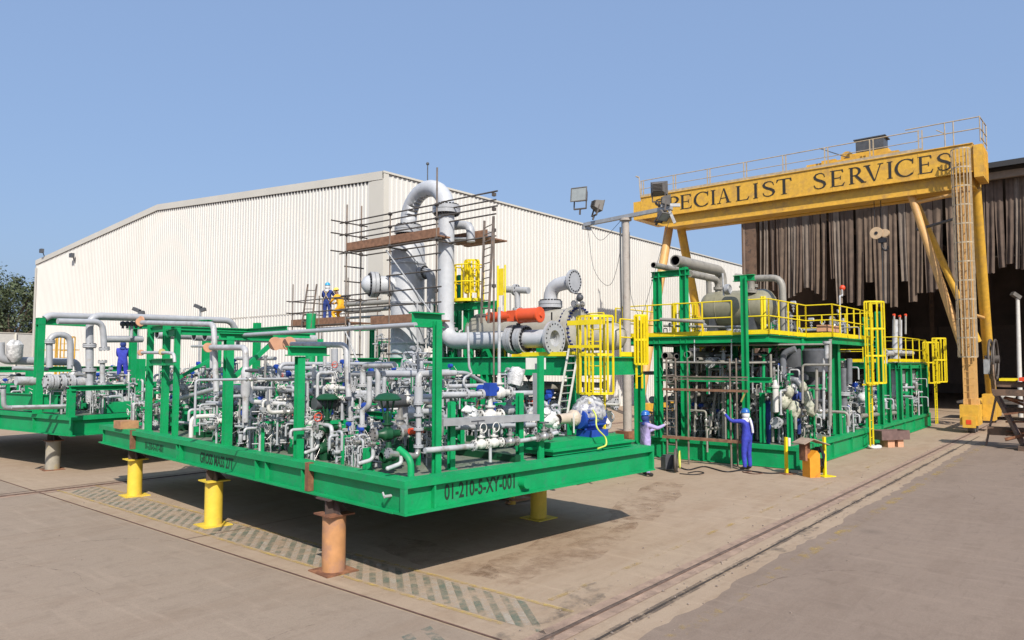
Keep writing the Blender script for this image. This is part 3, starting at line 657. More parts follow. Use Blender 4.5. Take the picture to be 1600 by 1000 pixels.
# railing on top
RAILM = mat('crane_rail_paint', (.45, .36, .24), .5, var=.2)
b = MB(); zt = ZP1 + .04
v = VL - .05
posts = []
while v > 1.6:
    for dv in (0, .16): b.bar((.0, v - dv, zt), (.0, v - dv, zt + 1.0), .05, .05)
    posts.append(v); v -= 2.15
b.bb((-.03, 1.5, zt), (0.0, VL, zt + .14)); b.build('railing_post', RAILM, cr)
b = MB(); b.cyl((0, VL, zt + 1.0), (0, 1.6, zt + 1.0), .025, n=6); b.cyl((0, VL, zt + .5), (0, 1.6, zt + .5), .02, n=6)
for (a, c) in (((0, 2.2, 1.15), (0, -.85, 1.15)), ((0, 1.6, .62), (0, -.85, .62)), ((0, -.85, 1.15), (1.7, -.9, 1.15)), ((0, -.85, .62), (1.7, -.9, .62)), ((0, -.85, .2), (1.7, -.9, .2)), ((0, .55, 0), (0, .55, 1.15)), ((0, .2, 0), (0, .2, 1.15)), ((0, -.85, 0), (0, -.85, 1.18)), ((.9, -.87, 0), (.9, -.87, 1.15)), ((1.7, -.9, 0), (1.7, -.9, 1.15)), ((.1, .9, .9), (0, .5, .6))):
    b.cyl((a[0], a[1], zt + a[2]), (c[0], c[1], zt + c[2]), .026, n=6)
b.build('handrail', RAILM, cr)
b = MB(); b.cyl((0, VL, zt), (0, VL + .1, zt + 1.3), .03, n=6); b.cyl((0, VL + .1, zt + 1.25), (0, VL + .3, zt + 1.35), .05, n=6); b.build('beacon', RAILM, cr)
# trolley on the beam, hoist rope and hook block
b = MB(); b.bb((.4, 2.6, zt), (2.2, 7.0, zt + .35)); b.bb((.6, 3.1, zt + .35), (1.6, 4.9, zt + .6)); b.bb((.6, 5.6, zt + .35), (1.4, 6.3, zt + .5)); b.cyl((1.2, 5.2, zt + .65), (2.4, 5.2, zt + .65), .3, n=14); b.build('trolley', CRANE, cr)
b = MB(); b.bb((.6, 3.3, zt + .62), (1.5, 4.6, zt + 1.25)); b.bb((.55, 3.2, zt + 1.25), (1.55, 4.7, zt + 1.3)); b.bar((.6, 4.9, zt + .4), (.6, 6.4, zt + 1.2), .04, .04); b.build('hoist_motor', DGREY, cr)
hp = RF.on(1374, 364, u=.5); b = MB(); b.cyl((.4, hp.y + .12, hp.z), (.6, hp.y + .12, hp.z), .3, n=20); b.cyl((.45, hp.y - .25, hp.z - .03), (.65, hp.y - .25, hp.z - .03), .2, n=18); b.build('pulley', mat('pulley_cream', (.55, .40, .25), .5), cr)
b = MB(); b.cyl((.5, hp.y + .2, hp.z), (.5, hp.y + .2, 11.3), .02, n=5); b.cyl((.5, hp.y - .1, hp.z), (.5, hp.y - .1, 11.3), .02, n=5); b.build('hoist_rope', BLACK, cr)
b = MB(); b.bb((.4, hp.y - .3, hp.z - .5), (.6, hp.y + .05, hp.z - .28)); b.tube([(.5, hp.y - .1, hp.z - .5), (.5, hp.y - .1, hp.z - .75), (.5, hp.y - .3, hp.z - .95), (.5, hp.y - .4, hp.z - .7)], .05, 8, .1); b.cyl((.37, hp.y + .12, hp.z), (.39, hp.y + .12, hp.z), .08, n=8); b.build('hook', BLACK, cr)
b = MB(); b.cyl((.5, hp.y - .1, hp.z - .7), (.5, hp.y - .05, 2.5), .015, n=5); b.build('chain', DGREY, cr)
# legs on the right rail
b = MB(); b.bb((-.12, -.36, 1.3), (.26, .12, 11.22)); b.bb((-.16, -.42, 11.0), (.3, .18, 11.22)); b.bb((-.16, -.42, 1.25), (.3, .18, 1.5)); b.build('leg', CRANEL, cr)
rb = RF.on(1552, 645, v=-.1)
b = MB(); b.tube([(1.5, -.4, 11.4), (7.0, -.12, .9)], .24, 16); b.build('leg', CRANE, cr)
def brace(p0, p1, r, m, n=12):
    b = MB(); b.cyl(p0, p1, r, n=n); return b.build('brace', m, cr)
t0 = RF.on(1424, 300, u=.6); t1 = RF.on(1502, 560, u=.3)
brace((.6, t0.y, 11.25), (.2, .12, 3.6), .17, CRANEL, 14)
brace((2.6, 2.3, 11.25), (4.6, .1, 4.2), .16, CRANE, 14)
brace((.6, 2.0, 10.9), (.2, .1, 11.0), .09, CRANEL); brace((2.6, 2.3, 9.9), (.3, .1, 9.9), .07, DGREY)
brace((.42, -.12, 5.4), (5.2, -.2, 5.4), .08, CRANEL); brace((.42, -.12, 1.3), (7.2, -.12, 1.3), .14, CRANE)
b = MB(); b.bb((-.75, -.45, .35), (.55, .25, 1.25)); b.bb((-.85, -.36, .25), (-.76, .14, .75)); b.build('end_truck', CRANE, cr)
b = MB(); b.cyl((-.45, -.3, .26), (-.45, -.02, .26), .24, n=20); b.cyl((.2, -.3, .26), (.2, -.02, .26), .24, n=20); b.cyl((6.9, -.3, .26), (6.9, -.02, .26), .24, n=20); b.build('wheel', DGREY, cr)
b = MB(); b.bb((-.865, -.2, .4), (-.855, .0, .6)); b.build('buffer', RED, cr)
b = MB(); b.bb((6.2, -.45, .35), (7.8, .25, 1.25)); b.bb((.6, -.9, .5), (1.6, -.46, 1.7)); b.build('end_truck', CRANE, cr)
# caged access ladder on the near face of the right leg
def ladder(parent, a, top, w, m, ax, cage=None, out=None, rungm=None, rw=.045, cm=None):
    """a: foot centre, top: top centre, ax: sideways unit, out: outward unit"""
    a = Vector(a); top = Vector(top); ax = Vector(ax); b = MB()
    for s in (-1, 1): b.bar(a + ax * s * w / 2, top + ax * s * w / 2, rw, rw, ax)
    b.build('ladder_rail', m, parent); b = MB(); n = int((top - a).length / .3)
    for k in range(1, n): p = a.lerp(top, k / n); b.cyl(p - ax * w / 2, p + ax * w / 2, .014, n=5)
    b.build('ladder_rung', rungm or m, parent)
    if cage:
        z0, z1, r = cage; out = Vector(out); b = MB(); H = []; k = max(2, int((z1 - z0) / .85))
        for i in range(k + 1):
            z = z0 + (z1 - z0) * i / k; c = Vector((a.x, a.y, z)); P = [c + ax * r * math.cos(t) + out * (r * .9 * math.sin(t) * 1.15) for t in [math.pi * q / 10 for q in range(11)]]
            for p, q in zip(P, P[1:]): b.bar(p, q, .012, .06)
        for t in [math.pi * q / 8 for q in range(9)]:
            p = ax * r * math.cos(t) + out * (r * .9 * math.sin(t) * 1.15) * .99; c = Vector((a.x, a.y, 0)); b.bar(c + p + Vector((0, 0, z0)), c + p + Vector((0, 0, z1)), .04, .04)
        b.build('safety_cage', cm or m, parent)
ladder(cr, (-.35, -.1, 1.2), (-.35, -.1, 12.9), .42, CRANEL, (0, 1, 0), (3.4, 12.9, .38), (-1, 0, 0), cm=RAILM)
# festoon reel with cable loops
b = MB(); b.torus((3.4, -.55, 3.3), (0, 1, 0), .95, .06, 28, 6); b.torus((3.4, -.65, 3.3), (0, 1, 0), .7, .05, 24, 6); b.torus((3.4, -.75, 3.3), (0, 1, 0), .95, .05, 28, 6)
for k in range(8): b.bar((3.4, -.6, 3.3), (3.4 + .95 * math.cos(k * .785), -.6, 3.3 + .95 * math.sin(k * .785)), .05, .05)
b.cyl((3.4, -.9, 3.3), (3.4, -.3, 3.3), .2, n=14); b.build('cable_reel', DTUBE, cr)
b = MB(); 
for k in range(7): b.tube([(3.3 + k * .08, -.6, 3.9), (2.4 - k * .1, -.62 - k * .03, 2.6), (2.5 + k * .13, -.7, 1.1), (3.6, -.6, .9 + k * .1), (4.2 + k * .06, -.6, 2.6), (3.9, -.6, 3.6)], .035, 6, .8)
b.build('cable', mat('rusty_cable', (.22, .15, .10), .8, var=.4), cr)
b = MB(); b.bb((2.4, -.6, 2.6), (3.3, -.35, 3.3)); b.build('control_box', PLATE, cr)
# left legs, mostly hidden behind the module
e = RF.on(1018, 345, v=16.2)
b = MB(); b.tube([(1.6, 15.6, 11.9), (-2.2, 15.8, .4)], .26, 14); b.build('leg', CRANEL, cr)
b = MB(); b.tube([(1.6, 14.9, 11.4), (6.0, 14.9, .4)], .26, 14); b.build('leg', CRANE, cr)
b = MB(); b.bb((-3.2, 14.6, .25), (7, 15.1, .9)); b.build('end_truck', CRANE, cr)
brace((-.6, 15.7, 8.0), (2.4, 14.9, 9.6), .06, DGREY); 
# ================================================================== FOREGROUND SKID
sk = MF.root('process_skid', 'large green pipework skid standing on short pedestals in the foreground', 'process skid')
G = Rig(MF, sk)
SU, SV, Z0, Z1 = 5.84, 12.7, 1.10, 1.55
def base_frame(parent, SU, SV, Z0, Z1, stiff_u, stiff_v, deck=True, band=.10):
    b = MB()
    for (a, c, inn) in (((0, 0), (SU, 0), (0, 1)), ((0, SV), (SU, SV), (0, -1)), ((0, 0), (0, SV), (1, 0)), ((SU, 0), (SU, SV), (-1, 0))):
        horiz = a[1] == c[1]; t = .09
        if horiz:
            s = 1 if inn[1] > 0 else -1; y = a[1]
            b.bb((0, min(y, y + s * .28), Z1 - band), (SU, max(y, y + s * .28), Z1)); b.bb((0, min(y - s * .02, y + s * .24), Z0), (SU, max(y - s * .02, y + s * .24), Z0 + .025))
            b.bb((.06, min(y + s * t, y + s * (t + .03)), Z0 + .026), (SU - .06, max(y + s * t, y + s * (t + .03)), Z1 - band - .001))
        else:
            s = 1 if inn[0] > 0 else -1; x = a[0]
            b.bb((min(x + s * .001, x + s * .28), .281, Z1 - band - .0006), (max(x + s * .001, x + s * .28), SV - .281, Z1 - .0006)); b.bb((min(x - s * .02, x + s * .24), .241, Z0 - .0006), (max(x - s * .02, x + s * .24), SV - .241, Z0 + .0245))
            b.bb((min(x + s * t, x + s * (t + .03)), .12, Z0 + .026), (max(x + s * t, x + s * (t + .03)), SV - .12, Z1 - band - .001))
    for v in (3.2, 6.4, 9.6): 
        if v < SV: b.bar((.3, v, (Z0 + Z1) / 2 - .05), (SU - .3, v, (Z0 + Z1) / 2 - .05), .2, Z1 - Z0 - .15)
    b.build('base_frame', GREEN, parent)
    b = MB()
    for u in stiff_u: b.bb((u, .015, Z0 + .026), (u + .03, .09, Z1 - band - .001))
    for v in stiff_v: b.bb((.015, v, Z0 + .026), (.09, v + .03, Z1 - band - .001))
    for u, v in ((.0, .0), (SU - .06, .0)): b.bb((u + .003, v + .003, Z0 + .026), (u + .057, v + .1, Z1 - band - .001))
    b.bb((.003, .1, Z0 + .027), (.1, .16, Z1 - band - .001)) if False else None
    b.build('stiffener', GREEN, parent)
    if deck: d = MB(); d.bb((.281, .281, Z1 - .14), (SU - .281, SV - .281, Z1 - .05)); d.build('deck_plate', DECK, parent)
stv = [G.P(x, 740, u=0).y for x in (604,)]; stv = []
base_frame(sk, SU, SV, Z0, Z1, [G.P(680, 780, v=0).x], [1.05 * 0 + G.P(x, 750, u=0).y for x in (470, 413, 397, 278, 273)])
b = MB()
for x in (480, 203): v = G.P(x, 740, u=0).y; b.bb((-.012, v - .05, Z0 + .03), (.085, v + .05, Z1 + .015))
b.build('lashing_plate', RUST, sk)
STEN = mat('stencil_black', (.01, .035, .018), .7)
def face_u(px0, px1, s, hgt, zc, sq):       # text on the left (u = 0) face, read from outside
    v0 = G.P(px0, 700, u=.09).y; v1 = G.P(px1, 700, u=.09).y
    t = text_mesh('stencil_text', s, 1, .001, STEN, sk, Matrix.Identity(4)); w_ = max(v.co.x for v in t.data.vertices)
    t.matrix_local = Matrix.Translation((.086, v0, zc)) @ Matrix(((0, 0, -1, 0), (-1, 0, 0, 0), (0, 1, 0, 0), (0, 0, 0, 1))) @ Matrix.Diagonal(((v0 - v1) / w_, hgt / .72, 1, 1))
face_u(227, 255, '01-210-5-XY-001', .16, 1.19, 1); face_u(313, 365, 'GROSS MASS 27T', .2, 1.17, 1)
u0 = G.P(694, 770, v=.09).x; u1 = G.P(804, 760, v=.09).x
t = text_mesh('stencil_text', '01-210-5-XY-001', 1, .001, STEN, sk, Matrix.Identity(4)); w_ = max(v.co.x for v in t.data.vertices)
t.matrix_local = Matrix.Translation((u0, .086, 1.205)) @ Matrix(((1, 0, 0, 0), (0, 0, -1, 0), (0, 1, 0, 0), (0, 0, 0, 1))) @ Matrix.Diagonal(((u1 - u0) / w_, .215 / .72, 1, 1))
p = G.P(818, 754, v=.05); b = MB(); b.cyl((p.x, -.04, p.z), (p.x, .085, p.z), .085, .085, 18); b.build('lifting_trunnion', GREEN, sk)
p = G.P(608, 775, u=.05); b = MB(); b.cyl((-.03, p.y, p.z), (.085, p.y, p.z), .022, n=8); b.bar((-.03, p.y, p.z), (-.02, p.y + .05, p.z + .05), .02, .02); b.build('earthing_lug', LGREY, sk)
# posts  (x, base y, top y, width)
tops = {}
for k, (x, y, t, w_) in enumerate([(231, 674, 506, .17), (256, 679, 506, .18), (273, 684, 512, .14), (354, 699, 526, .20), (395, 697, 627, .16), (466, 720, 557, .17), (682, 742, 502, .135),
                       (812, 720, 614, .13), (705, 734, 628, .12), (574, 736, 700, .14), (739, 660, 588, .16), (580, 640, 510, .17), (340, 660, 512, .12), (610, 660, 588, .16), (498, 690, 530, .12)]):
    tops[k] = G.post(x, y, t, w_)
q = G.P(845, 718, z=1.5); t = G.P(845, 556, u=q.x); b = MB(); b.bar(q, (q.x, q.y, t.z), .12, .05); b.build('post', GREEN, sk)
b = MB()
for (i, j, dz) in ((0, 1, -.1), (1, 2, -.1), (0, 2, -.75)):
    a, c = tops[i], tops[j]; zz = min(a.z, c.z) + dz; b.ibeam((a.x, a.y - .1, zz), (c.x, c.y + .1, zz), .12, .16)
a = tops[2]; b.ibeam((a.x, a.y, a.z - .1), (a.x + 3.2, a.y, a.z - .1), .1, .12); a = tops[0]; b.ibeam((a.x, a.y, a.z - .1), (a.x + 2.4, a.y, a.z - .1), .1, .12)
b.ibeam((a.x + 2.4, a.y + .1, a.z - .1), (a.x + 2.4, tops[2].y - .1, a.z - .1), .1, .12)
a = tops[3]; b.ibeam((a.x - .2, a.y, a.z + .0), (a.x + .9, a.y, a.z), .16, .14); b.bar((a.x + .9, a.y, a.z - .1), (a.x + .1, a.y, a.z - .8), .08, .08)
a = tops[5]; b.ibeam((a.x - .22, a.y, a.z + .09), (a.x + .5, a.y, a.z + .09), .2, .16)
a = tops[6]; b.ibeam((a.x - .35, a.y + .15, a.z + .02), (a.x + .2, a.y + .15, a.z + .02), .16, .22)
a = tops[11]; b.ibeam((a.x - .1, a.y + .9, a.z - .05), (a.x, a.y - .2, a.z - .05), .14, .2)
a, c = tops[4], tops[5]; b.ibeam((a.x, a.y, a.z - .05), (a.x + 2, a.y, a.z - .05), .1, .12)
b.bar((tops[1].x, tops[1].y, 2.6), (tops[1].x + 1.2, tops[1].y, 3.3), .07, .07)
b.build('cross_beam', GREEN, sk)
b = MB(); a = G.P(574, 700, u=tops[9].x); b.build('spare', GREEN, sk) if False else None
for (x, y, t, s) in ((642, 749, 718, 1), ):
    p = G.P(x, y, z=1.5); b = MB(); b.tube([p, (p.x, p.y, 1.78), (p.x - .05, p.y + .22, 1.9)], .05, 10); b.build('pipe_support', GREEN, sk)
# big overhead pipes
G.pipe([(222, 504), (334, 507), (338, 612)], .055, LGREY, '', u=.10, bend=.15)
G.pipe([(222, 551), (262, 551), (272, 553), (273, 566)], .035, LGREY, '', u=.02)
G.pipe([(330, 543), (384, 543), (384, 600), (383, 660)], .055, LGREY, '', u=.02, bend=.15)
p = G.P(384, 598, u=.02); b = MB(); b.lathe([(-.28, .055), (-.2, .085), (.2, .085), (.28, .055)], p, UP, 12); b.build('reducer', LGREY, sk)
for (x, y, r, kw) in ((219, 503, .085, dict(u=.10)), (220, 551, .06, dict(u=.02)), (253, 550, .06, dict(u=.02)), (325, 543, .08, dict(u=.02)), (430, 537, .11, dict(u=.8)), (441, 537, .10, dict(u=1.1)), (452, 537, .11, dict(u=.75))):
    p = G.P(x, y, **kw); b = MB(); b.cyl(p + Vector((0, .02, 0)), p - Vector((0, .02, 0)), r * 1.15, n=18); b.build('flange_cover', PEACH if x != 253 else mat('cream_cover', (.6, .5, .22)), sk)
G.pipe([(456, 538), (541, 539), (545, 620)], .05, LGREY, '', u=.72, bend=.14)
G.pipe([(372, 622), (505, 622)], .085, LGREY, '', u=1.6)
G.pipe([(370, 560), (430, 560)], .04, LGREY, '', u=1.0); G.pipe([(300, 541), (330, 541), (330, 575)], .03, LGREY, '', u=.5)
G.pipe([(507, 540), (508, 616)], .03, LGREY, '', u=1.1); G.pipe([(523, 545), (523, 616)], .065, GREY, '', u=1.3)
G.pipe([(479, 640), (479, 598), (481, 585), (506, 585)], .045, LGREY, '0', u=.9, bend=.12)
G.pipe([(480, 645), (480, 672)], .045, LGREY, '01', u=.7)
G.pipe([(548, 606), (548, 592), (551, 584), (600, 584)], .045, LGREY, '0', u=1.0, bend=.1)
G.pipe([(567, 602), (567, 580), (571, 571), (616, 570)], .05, LGREY, '0', u=.9, bend=.12)
G.pipe([(591, 572), (590, 626)], .045, LGREY, '', u=.92)
G.pipe([(577, 588), (577, 634), (568, 642)], .045, LGREY, '', u=.75, bend=.08)
G.pipe([(600, 584), (660, 584), (700, 582)], .06, GREY, '', v=2.2)
G.pipe([(654, 606), (654, 590), (657, 584), (711, 583)], .05, LGREY, '0', v=.9, bend=.13)
G.pipe([(681, 584), (681, 636), (676, 643), (658, 643)], .045, LGREY, '', v=.88, bend=.1)
G.pipe([(652, 474), (653, 600)], .015, PLATE, '', v=1.2); G.pipe([(546, 504), (546, 582)], .015, PLATE, '', u=.6)
G.pipe([(780, 480), (780, 594)], .03, LGREY, '', v=2.0); G.pipe([(731, 510), (733, 575), (738, 584), (725, 590), (724, 600), (732, 612)], .022, LGREY, '', v=1.8)
# vertical valve stacks near the front corner
def stack(x, ys, r, m, el=None, **kw):
    P = [G.P(x, y, **kw) for y in ys]
    pipe(sk, [P[0], P[-1]], r, m, '')
    for p in P[1:-1]: put('fl_pale' if m is LGREY else 'fl_grey', sk, p, UP, sc=r)
    if el:
        e = [P[-1] + Vector((0, 0, .05))] + [G.P(*q, **kw) for q in el]; pipe(sk, e, r, STEEL, '1', bend=.12)
stack(654, (606, 630, 648, 670, 697, 702), .042, GREY, ((652, 713), (607, 708)), v=.55)
stack(566, (640, 665, 687, 690), .042, LGREY, ((566, 702), (585, 704)), v=2.0); stack(548, (600, 622, 655, 686, 690), .042, LGREY, ((548, 694), (516, 692)), v=2.6)
stack(479, (598, 640, 655, 674, 676), .045, LGREY, ((479, 684), (500, 690)), u=.6)
b = MB(); p = G.P(654, 616, v=.55); b.cyl(p + Vector((0, 0, -.12)), p + Vector((0, 0, .1)), .065, n=12); b.build('strainer', GREY, sk)
# control valves with green diaphragm actuators
for (x, y, s, kw) in ((605, 678, .98, dict(v=1.05)), (511, 668, .92, dict(v=2.9))):
    G.put('v_green', x, y, (1, -.15, 0), sc=s, **kw)
for (x, y, kw) in ((508, 700, dict(v=3.0)), (607, 712, dict(v=1.0)), (505, 660, dict(v=3.3)), (620, 705, dict(v=1.3))):
    p = G.P(x, y, **kw); b = MB(); b.lathe([(-.2, .03), (-.19, .09), (-.1, .10), (-.09, .06), (.02, .06), (.04, .1), (.1, .1), (.11, .05), (.2, .04)], p, UP, 14); b.lathe([(-.13, .06), (-.1, .09), (.1, .09), (.13, .06)], p, (1, 0, 0), 12); b.build('valve_body', GREEND, sk)
G.put('v_act', 520, 672, (1, 0, 0), sc=1.2, v=3.0); G.put('v_act', 625, 672, (1, 0, 0), sc=1.2, v=1.5)
for x, kw in ((495, dict(v=3.2)), (640, dict(v=1.3))):
    p = G.P(x, 674, **kw); b = MB(); b.cyl(p, p + Vector((.25, 0, 0)), .05, n=12); b.build('solenoid', RED, sk)
# cable tray band and its rise
def slab(px0, py0, px1, py1, hp, dep, m, name='cable_tray', **kw):
    a = G.P(px0, py0, **kw); c = G.P(px1, py1, **kw); b = MB(); b.bar(a, c, dep, hp); b.build(name, m, sk)
slab(688, 660, 838, 652, .105, .15, PLATE, v=.5)
a = G.P(837, 583, v=.55); c = G.P(838, 648, v=.55); b = MB(); b.bar(a, c, .05, .10, up=(0, 1, 0)); b.build('cable_tray', PLATE, sk)
G.pipe([(690, 617), (834, 614)], .05, LGREY, 'm', v=1.5); G.pipe([(700, 604), (770, 602)], .04, LGREY, '', v=1.9)
for x, k in ((728, 'fl_pale'), (752, 'fl_pale')): G.put(k, x, 616, (1, 0, 0), sc=.05, v=1.5)
G.put('v_lever', 780, 614, (1, 0, 0), sc=1.1, v=1.45)
G.pipe([(664, 704), (740, 697)], .042, LGREY, '1', v=.35); G.pipe([(790, 693), (842, 684), (870, 676)], .035, LGREY, '0', v=.4)
for x, y, k in ((752, 694, 'v_white'), (772, 692, 'v_white'), (797, 690, 'v_steel'), (850, 682, 'v_steel')): G.put(k, x, y, (1, .05, 0), sc=.72, v=.35)
G.pipe([(766, 699), (766, 722)], .025, LGREY, '', v=.3); b = MB(); p = G.P(747, 658, v=.33); b.bar(p - Vector((.13, 0, 0)), p + Vector((.13, 0, 0)), .02, .02); b.cyl(p, p - Vector((0, 0, .12)), .012, n=6); b.build('tee_handle', DGREY, sk)
G.put('v_motor', 766, 650, (1, 0, 0), sc=1.1, v=1.4); G.put('v_grey', 795, 640, (1, 0, 0), sc=1.0, v=1.8)
G.pipe([(700, 668), (835, 664)], .05, GREY, '', v=1.6)
for (x, y, s, kw) in ((735, 647, .13, dict(v=1.2)), (730, 641, .08, dict(v=1.15)), (860, 655, .15, dict(v=.9)), (853, 645, .09, dict(v=.9)), (868, 662, .1, dict(v=.85)), (640, 645, .11, dict(v=1.9)), (690, 650, .1, dict(v=2.6))):
    b = MB(); b.ball(G.P(x, y, **kw), s, 14, 10, (1.25, .8, .9)); shell_noise(b, s * .2, x); b.build('wrapped_valve', WRAP, sk)
for (x, y, x1, y1, r, kw) in ((810, 575, 803, 604, .17, dict(v=2.4)), (640, 590, 640, 560, .2, dict(v=4.6)), (420, 632, 436, 668, .42, dict(u=2.8)), (405, 640, 400, 668, .25, dict(u=2.4)), (508, 575, 500, 620, .3, dict(u=3.2))):
    a = G.P(x, y, **kw); c = G.P(x1, y1, **kw); b = MB(); b.lathe([(0, r * .3), (.02, r * .8), ((c - a).length * .5, r), ((c - a).length * .95, r * .8), ((c - a).length, r * .4)], a, c - a, 14); shell_noise(b, r * .1, 5); b.build('wrapped_instrument', FILM, sk)
# sign plates
for (x0, y0, x1, y1) in ((822, 559, 839, 577), (843, 559, 853, 577)):
    a = G.P(x0, y0, v=.62 if x0 < 840 else .7); c = G.P(x1, y1, v=.62 if x0 < 840 else .7); b = MB(); b.bb(a, c + Vector((0, .01, 0))); b.build('sign_plate', WHITE, sk)
# pump set on the right edge
pb = [G.P(862, 700, z=1.56), G.P(962, 684, z=1.56)]
b = MB(); b.bb((3.35, .35, 1.55), (5.6, 1.15, 1.62)); b.bb((3.3, .3, 1.621), (5.65, 1.2, 1.655)); b.bb((3.4, .45, 1.656), (5.5, 1.1, 1.76)); b.build('pump_base', GREEN, sk)
def Pp(x, y, v=.8): return G.P(x, y, v=v)
b = MB(); a = Pp(922, 652, .75); b.lathe([(-.38, .08), (-.36, .19), (-.1, .225), (.22, .225), (.3, .17), (.32, .06)], a, (1, 0, 0), 20)
for k in range(12): an = k * .5236; b.bar(a + Vector((-.3, math.cos(an) * .23, math.sin(an) * .23)), a + Vector((.22, math.cos(an) * .23, math.sin(an) * .23)), .015, .03)
b.box(a + Vector((0, -.05, -.28)), (.5, .36, .12)); b.build('motor', BLUE, sk)
b = MB(); b.ball(a + Vector((-.02, 0, .10)), .28, 22, 16, (1.4, .95, 1.05)); shell_noise(b, .026, 8)
for i, q in enumerate(b.v):
    if q[2] < a.z - .05: b.v[i] = (q[0], q[1], a.z - .05 + (q[2] - a.z) * .2)
FILMT = FILM.copy(); FILMT.name = 'clear_plastic_film'; n = FILMT.node_tree; tr = n.nodes.new('ShaderNodeBsdfTransparent'); mx = n.nodes.new('ShaderNodeMixShader'); fz = n.nodes.new('ShaderNodeTexNoise'); fz.inputs['Scale'].default_value = 7
fm = n.nodes.new('ShaderNodeMapRange'); fm.inputs[1].default_value = .35; fm.inputs[2].default_value = .6; fm.inputs[3].default_value = .3; fm.inputs[4].default_value = .92; n.links.new(fz.outputs[0], fm.inputs[0]); n.links.new(fm.outputs[0], mx.inputs[0]); n.links.new(tr.outputs[0], mx.inputs[1]); n.links.new(n.nodes['Principled BSDF'].outputs[0], mx.inputs[2]); n.links.new(mx.outputs[0], n.nodes['Material Output'].inputs[0])
b.build('plastic_cover', FILMT, sk)
b = MB(); b.lathe([(0, .09), (.35, .10), (.4, .15), (.46, .15)], Pp(872, 655, .75), (1, 0, 0), 14); b.build('shaft_guard', mat('beige_paint', (.55, .46, .36), .5), sk)
b = MB(); q = Pp(950, 652, .75); b.lathe([(0, .13), (.08, .1), (.12, .04)], q, (1, 0, 0), 12); b.build('motor_cowl', WHITE, sk)
b = MB(); q = Pp(896, 650, .55); b.bb(q + Vector((0, 0, -.3)), q + Vector((.03, .01, .05)))
b.build('guard_bracket', WHITE, sk)
HOSE = mat('yellow_green_hose', (.62, .68, .12), .5)
b = MB(); b.tube([Pp(926, 640, .35), Pp(932, 650, .3), Pp(931, 668, .25), Pp(947, 684, .2), Pp(948, 696, .15), Pp(934, 701, .15)], .016, 6, .15); b.build('hose', HOSE, sk)
# low pipes on deck
for pts, kw in (([(365, 658), (450, 667)], dict(u=1.2)), ([(420, 676), (428, 684), (457, 684)], dict(u=.8)), ([(480, 684), (486, 690), (497, 692)], dict(u=.7)), ([(497, 650), (497, 700), (478, 707)], dict(v=3.0)), ([(583, 700), (583, 718), (562, 724)], dict(v=1.2)), ([(627, 712), (627, 724), (606, 732)], dict(v=.5)), ([(280, 660), (340, 664)], dict(u=.9)), ([(300, 680), (350, 690)], dict(u=1.8))):
    G.pipe(pts, .03, LGREY, '', bend=.08, **kw)
for x, y, kw in ((562, 724, dict(v=1.2)), (606, 732, dict(v=.5)), (478, 707, dict(v=3.0))): b = MB(); b.ball(G.P(x, y, **kw), .032); b.build('drain_cock', LGREY, sk)
p = G.P(190, 666, z=1.6); b = MB(); b.box((p.x + .1, p.y, 1.64), (.4, .5, .18)); b.build('timber_block', WOODL, sk)
# paired open pipe ends
for (x, y, r) in ((245, 522, .13), (303, 525, .12), (320, 525, .12)):
    p = G.P(x, y, u=1.4); pipe(sk, [p, p + Vector((3.2, .4, 0))], r, LGREY, '', n=14, open_end=True)
# long inclined run from the tall pipe to the left post
ia = G.P(372, 524, u=.55)
# ---------------------------------------------------------- many small valves, risers and instruments filling the deck
rr = random.Random(21)
def riser(parent, p, h, rnd, m=None):
    m = m or rnd.choice([LGREY, GREY, STEEL, WHITE]); r = rnd.choice([.02, .026, .034, .045]); k = rnd.choice(['v_steel', 'v_white', 'v_lever', 'v_grey', 'v_act', 'v_steel']); s = r / .055 * 1.0
    a = rnd.choice([Vector((1, 0, 0)), Vector((-1, 0, 0)), Vector((0, 1, 0)), Vector((0, -1, 0))]); l = rnd.uniform(.25, .9)
    q = p + Vector((0, 0, h)); mode = rnd.random()
    if mode < .55:
        pipe(parent, [p, q, q + a * l, q + a * l + Vector((0, 0, -h * rnd.uniform(.3, 1)))], r, m, rnd.choice(['', '0', '1']), 8, r * 3)
        z = p.z + h * rnd.uniform(.25, .7); put(k, parent, (p.x, p.y, z), UP, rnd.choice([(1, 0, 0), (0, -1, 0), (-1, 0, 0)]), s)
        if rnd.random() < .6: put(rnd.choice(['fl_pale', 'fl_grey']), parent, (p.x, p.y, p.z + h * .85), UP, sc=r)
    else:
        z = p.z + h; c = Vector((p.x, p.y, z)); L_ = rnd.uniform(.7, 1.8); pipe(parent, [c, c + a * L_, c + a * L_ + Vector((0, 0, rnd.choice([-.4, .4, -.7])))], r, m, rnd.choice(['0', '01', 'm']), 8, r * 3)
        put(k, parent, c + a * L_ * .5, a, UP, s)
    if rnd.random() < .45: put(rnd.choice(['transmitter', 'gauge', 'transmitter_blue', 'transmitter', 'gauge']), parent, p + Vector((rnd.uniform(-.1, .1), -.12, h * rnd.uniform(.6, 1.1))), (1, 0, 0), sc=rnd.uniform(.8, 1.2))
def support(parent, x, y, h, z=1.5):
    b = MB(); b.bar((x, y, z), (x, y, z + h), .09, .09, up=(0, 1, 0)); b.bb((x - .25, y - .05, z + h), (x + .25, y + .05, z + h + .06)); b.bb((x - .1, y - .1, z), (x + .1, y + .1, z + .02)); b.build('pipe_support', GREEN, parent)
manifolds(sk, 98, (.45, 5.3), (1.1, 12.2), 1.5, rr, lambda u, v: not (v < 1.7 and u > 2.5), (.75, 1.1))
manifolds(sk, 24, (.45, 1.5), (1.4, 7), 1.5, rr, None, (.6, .95))
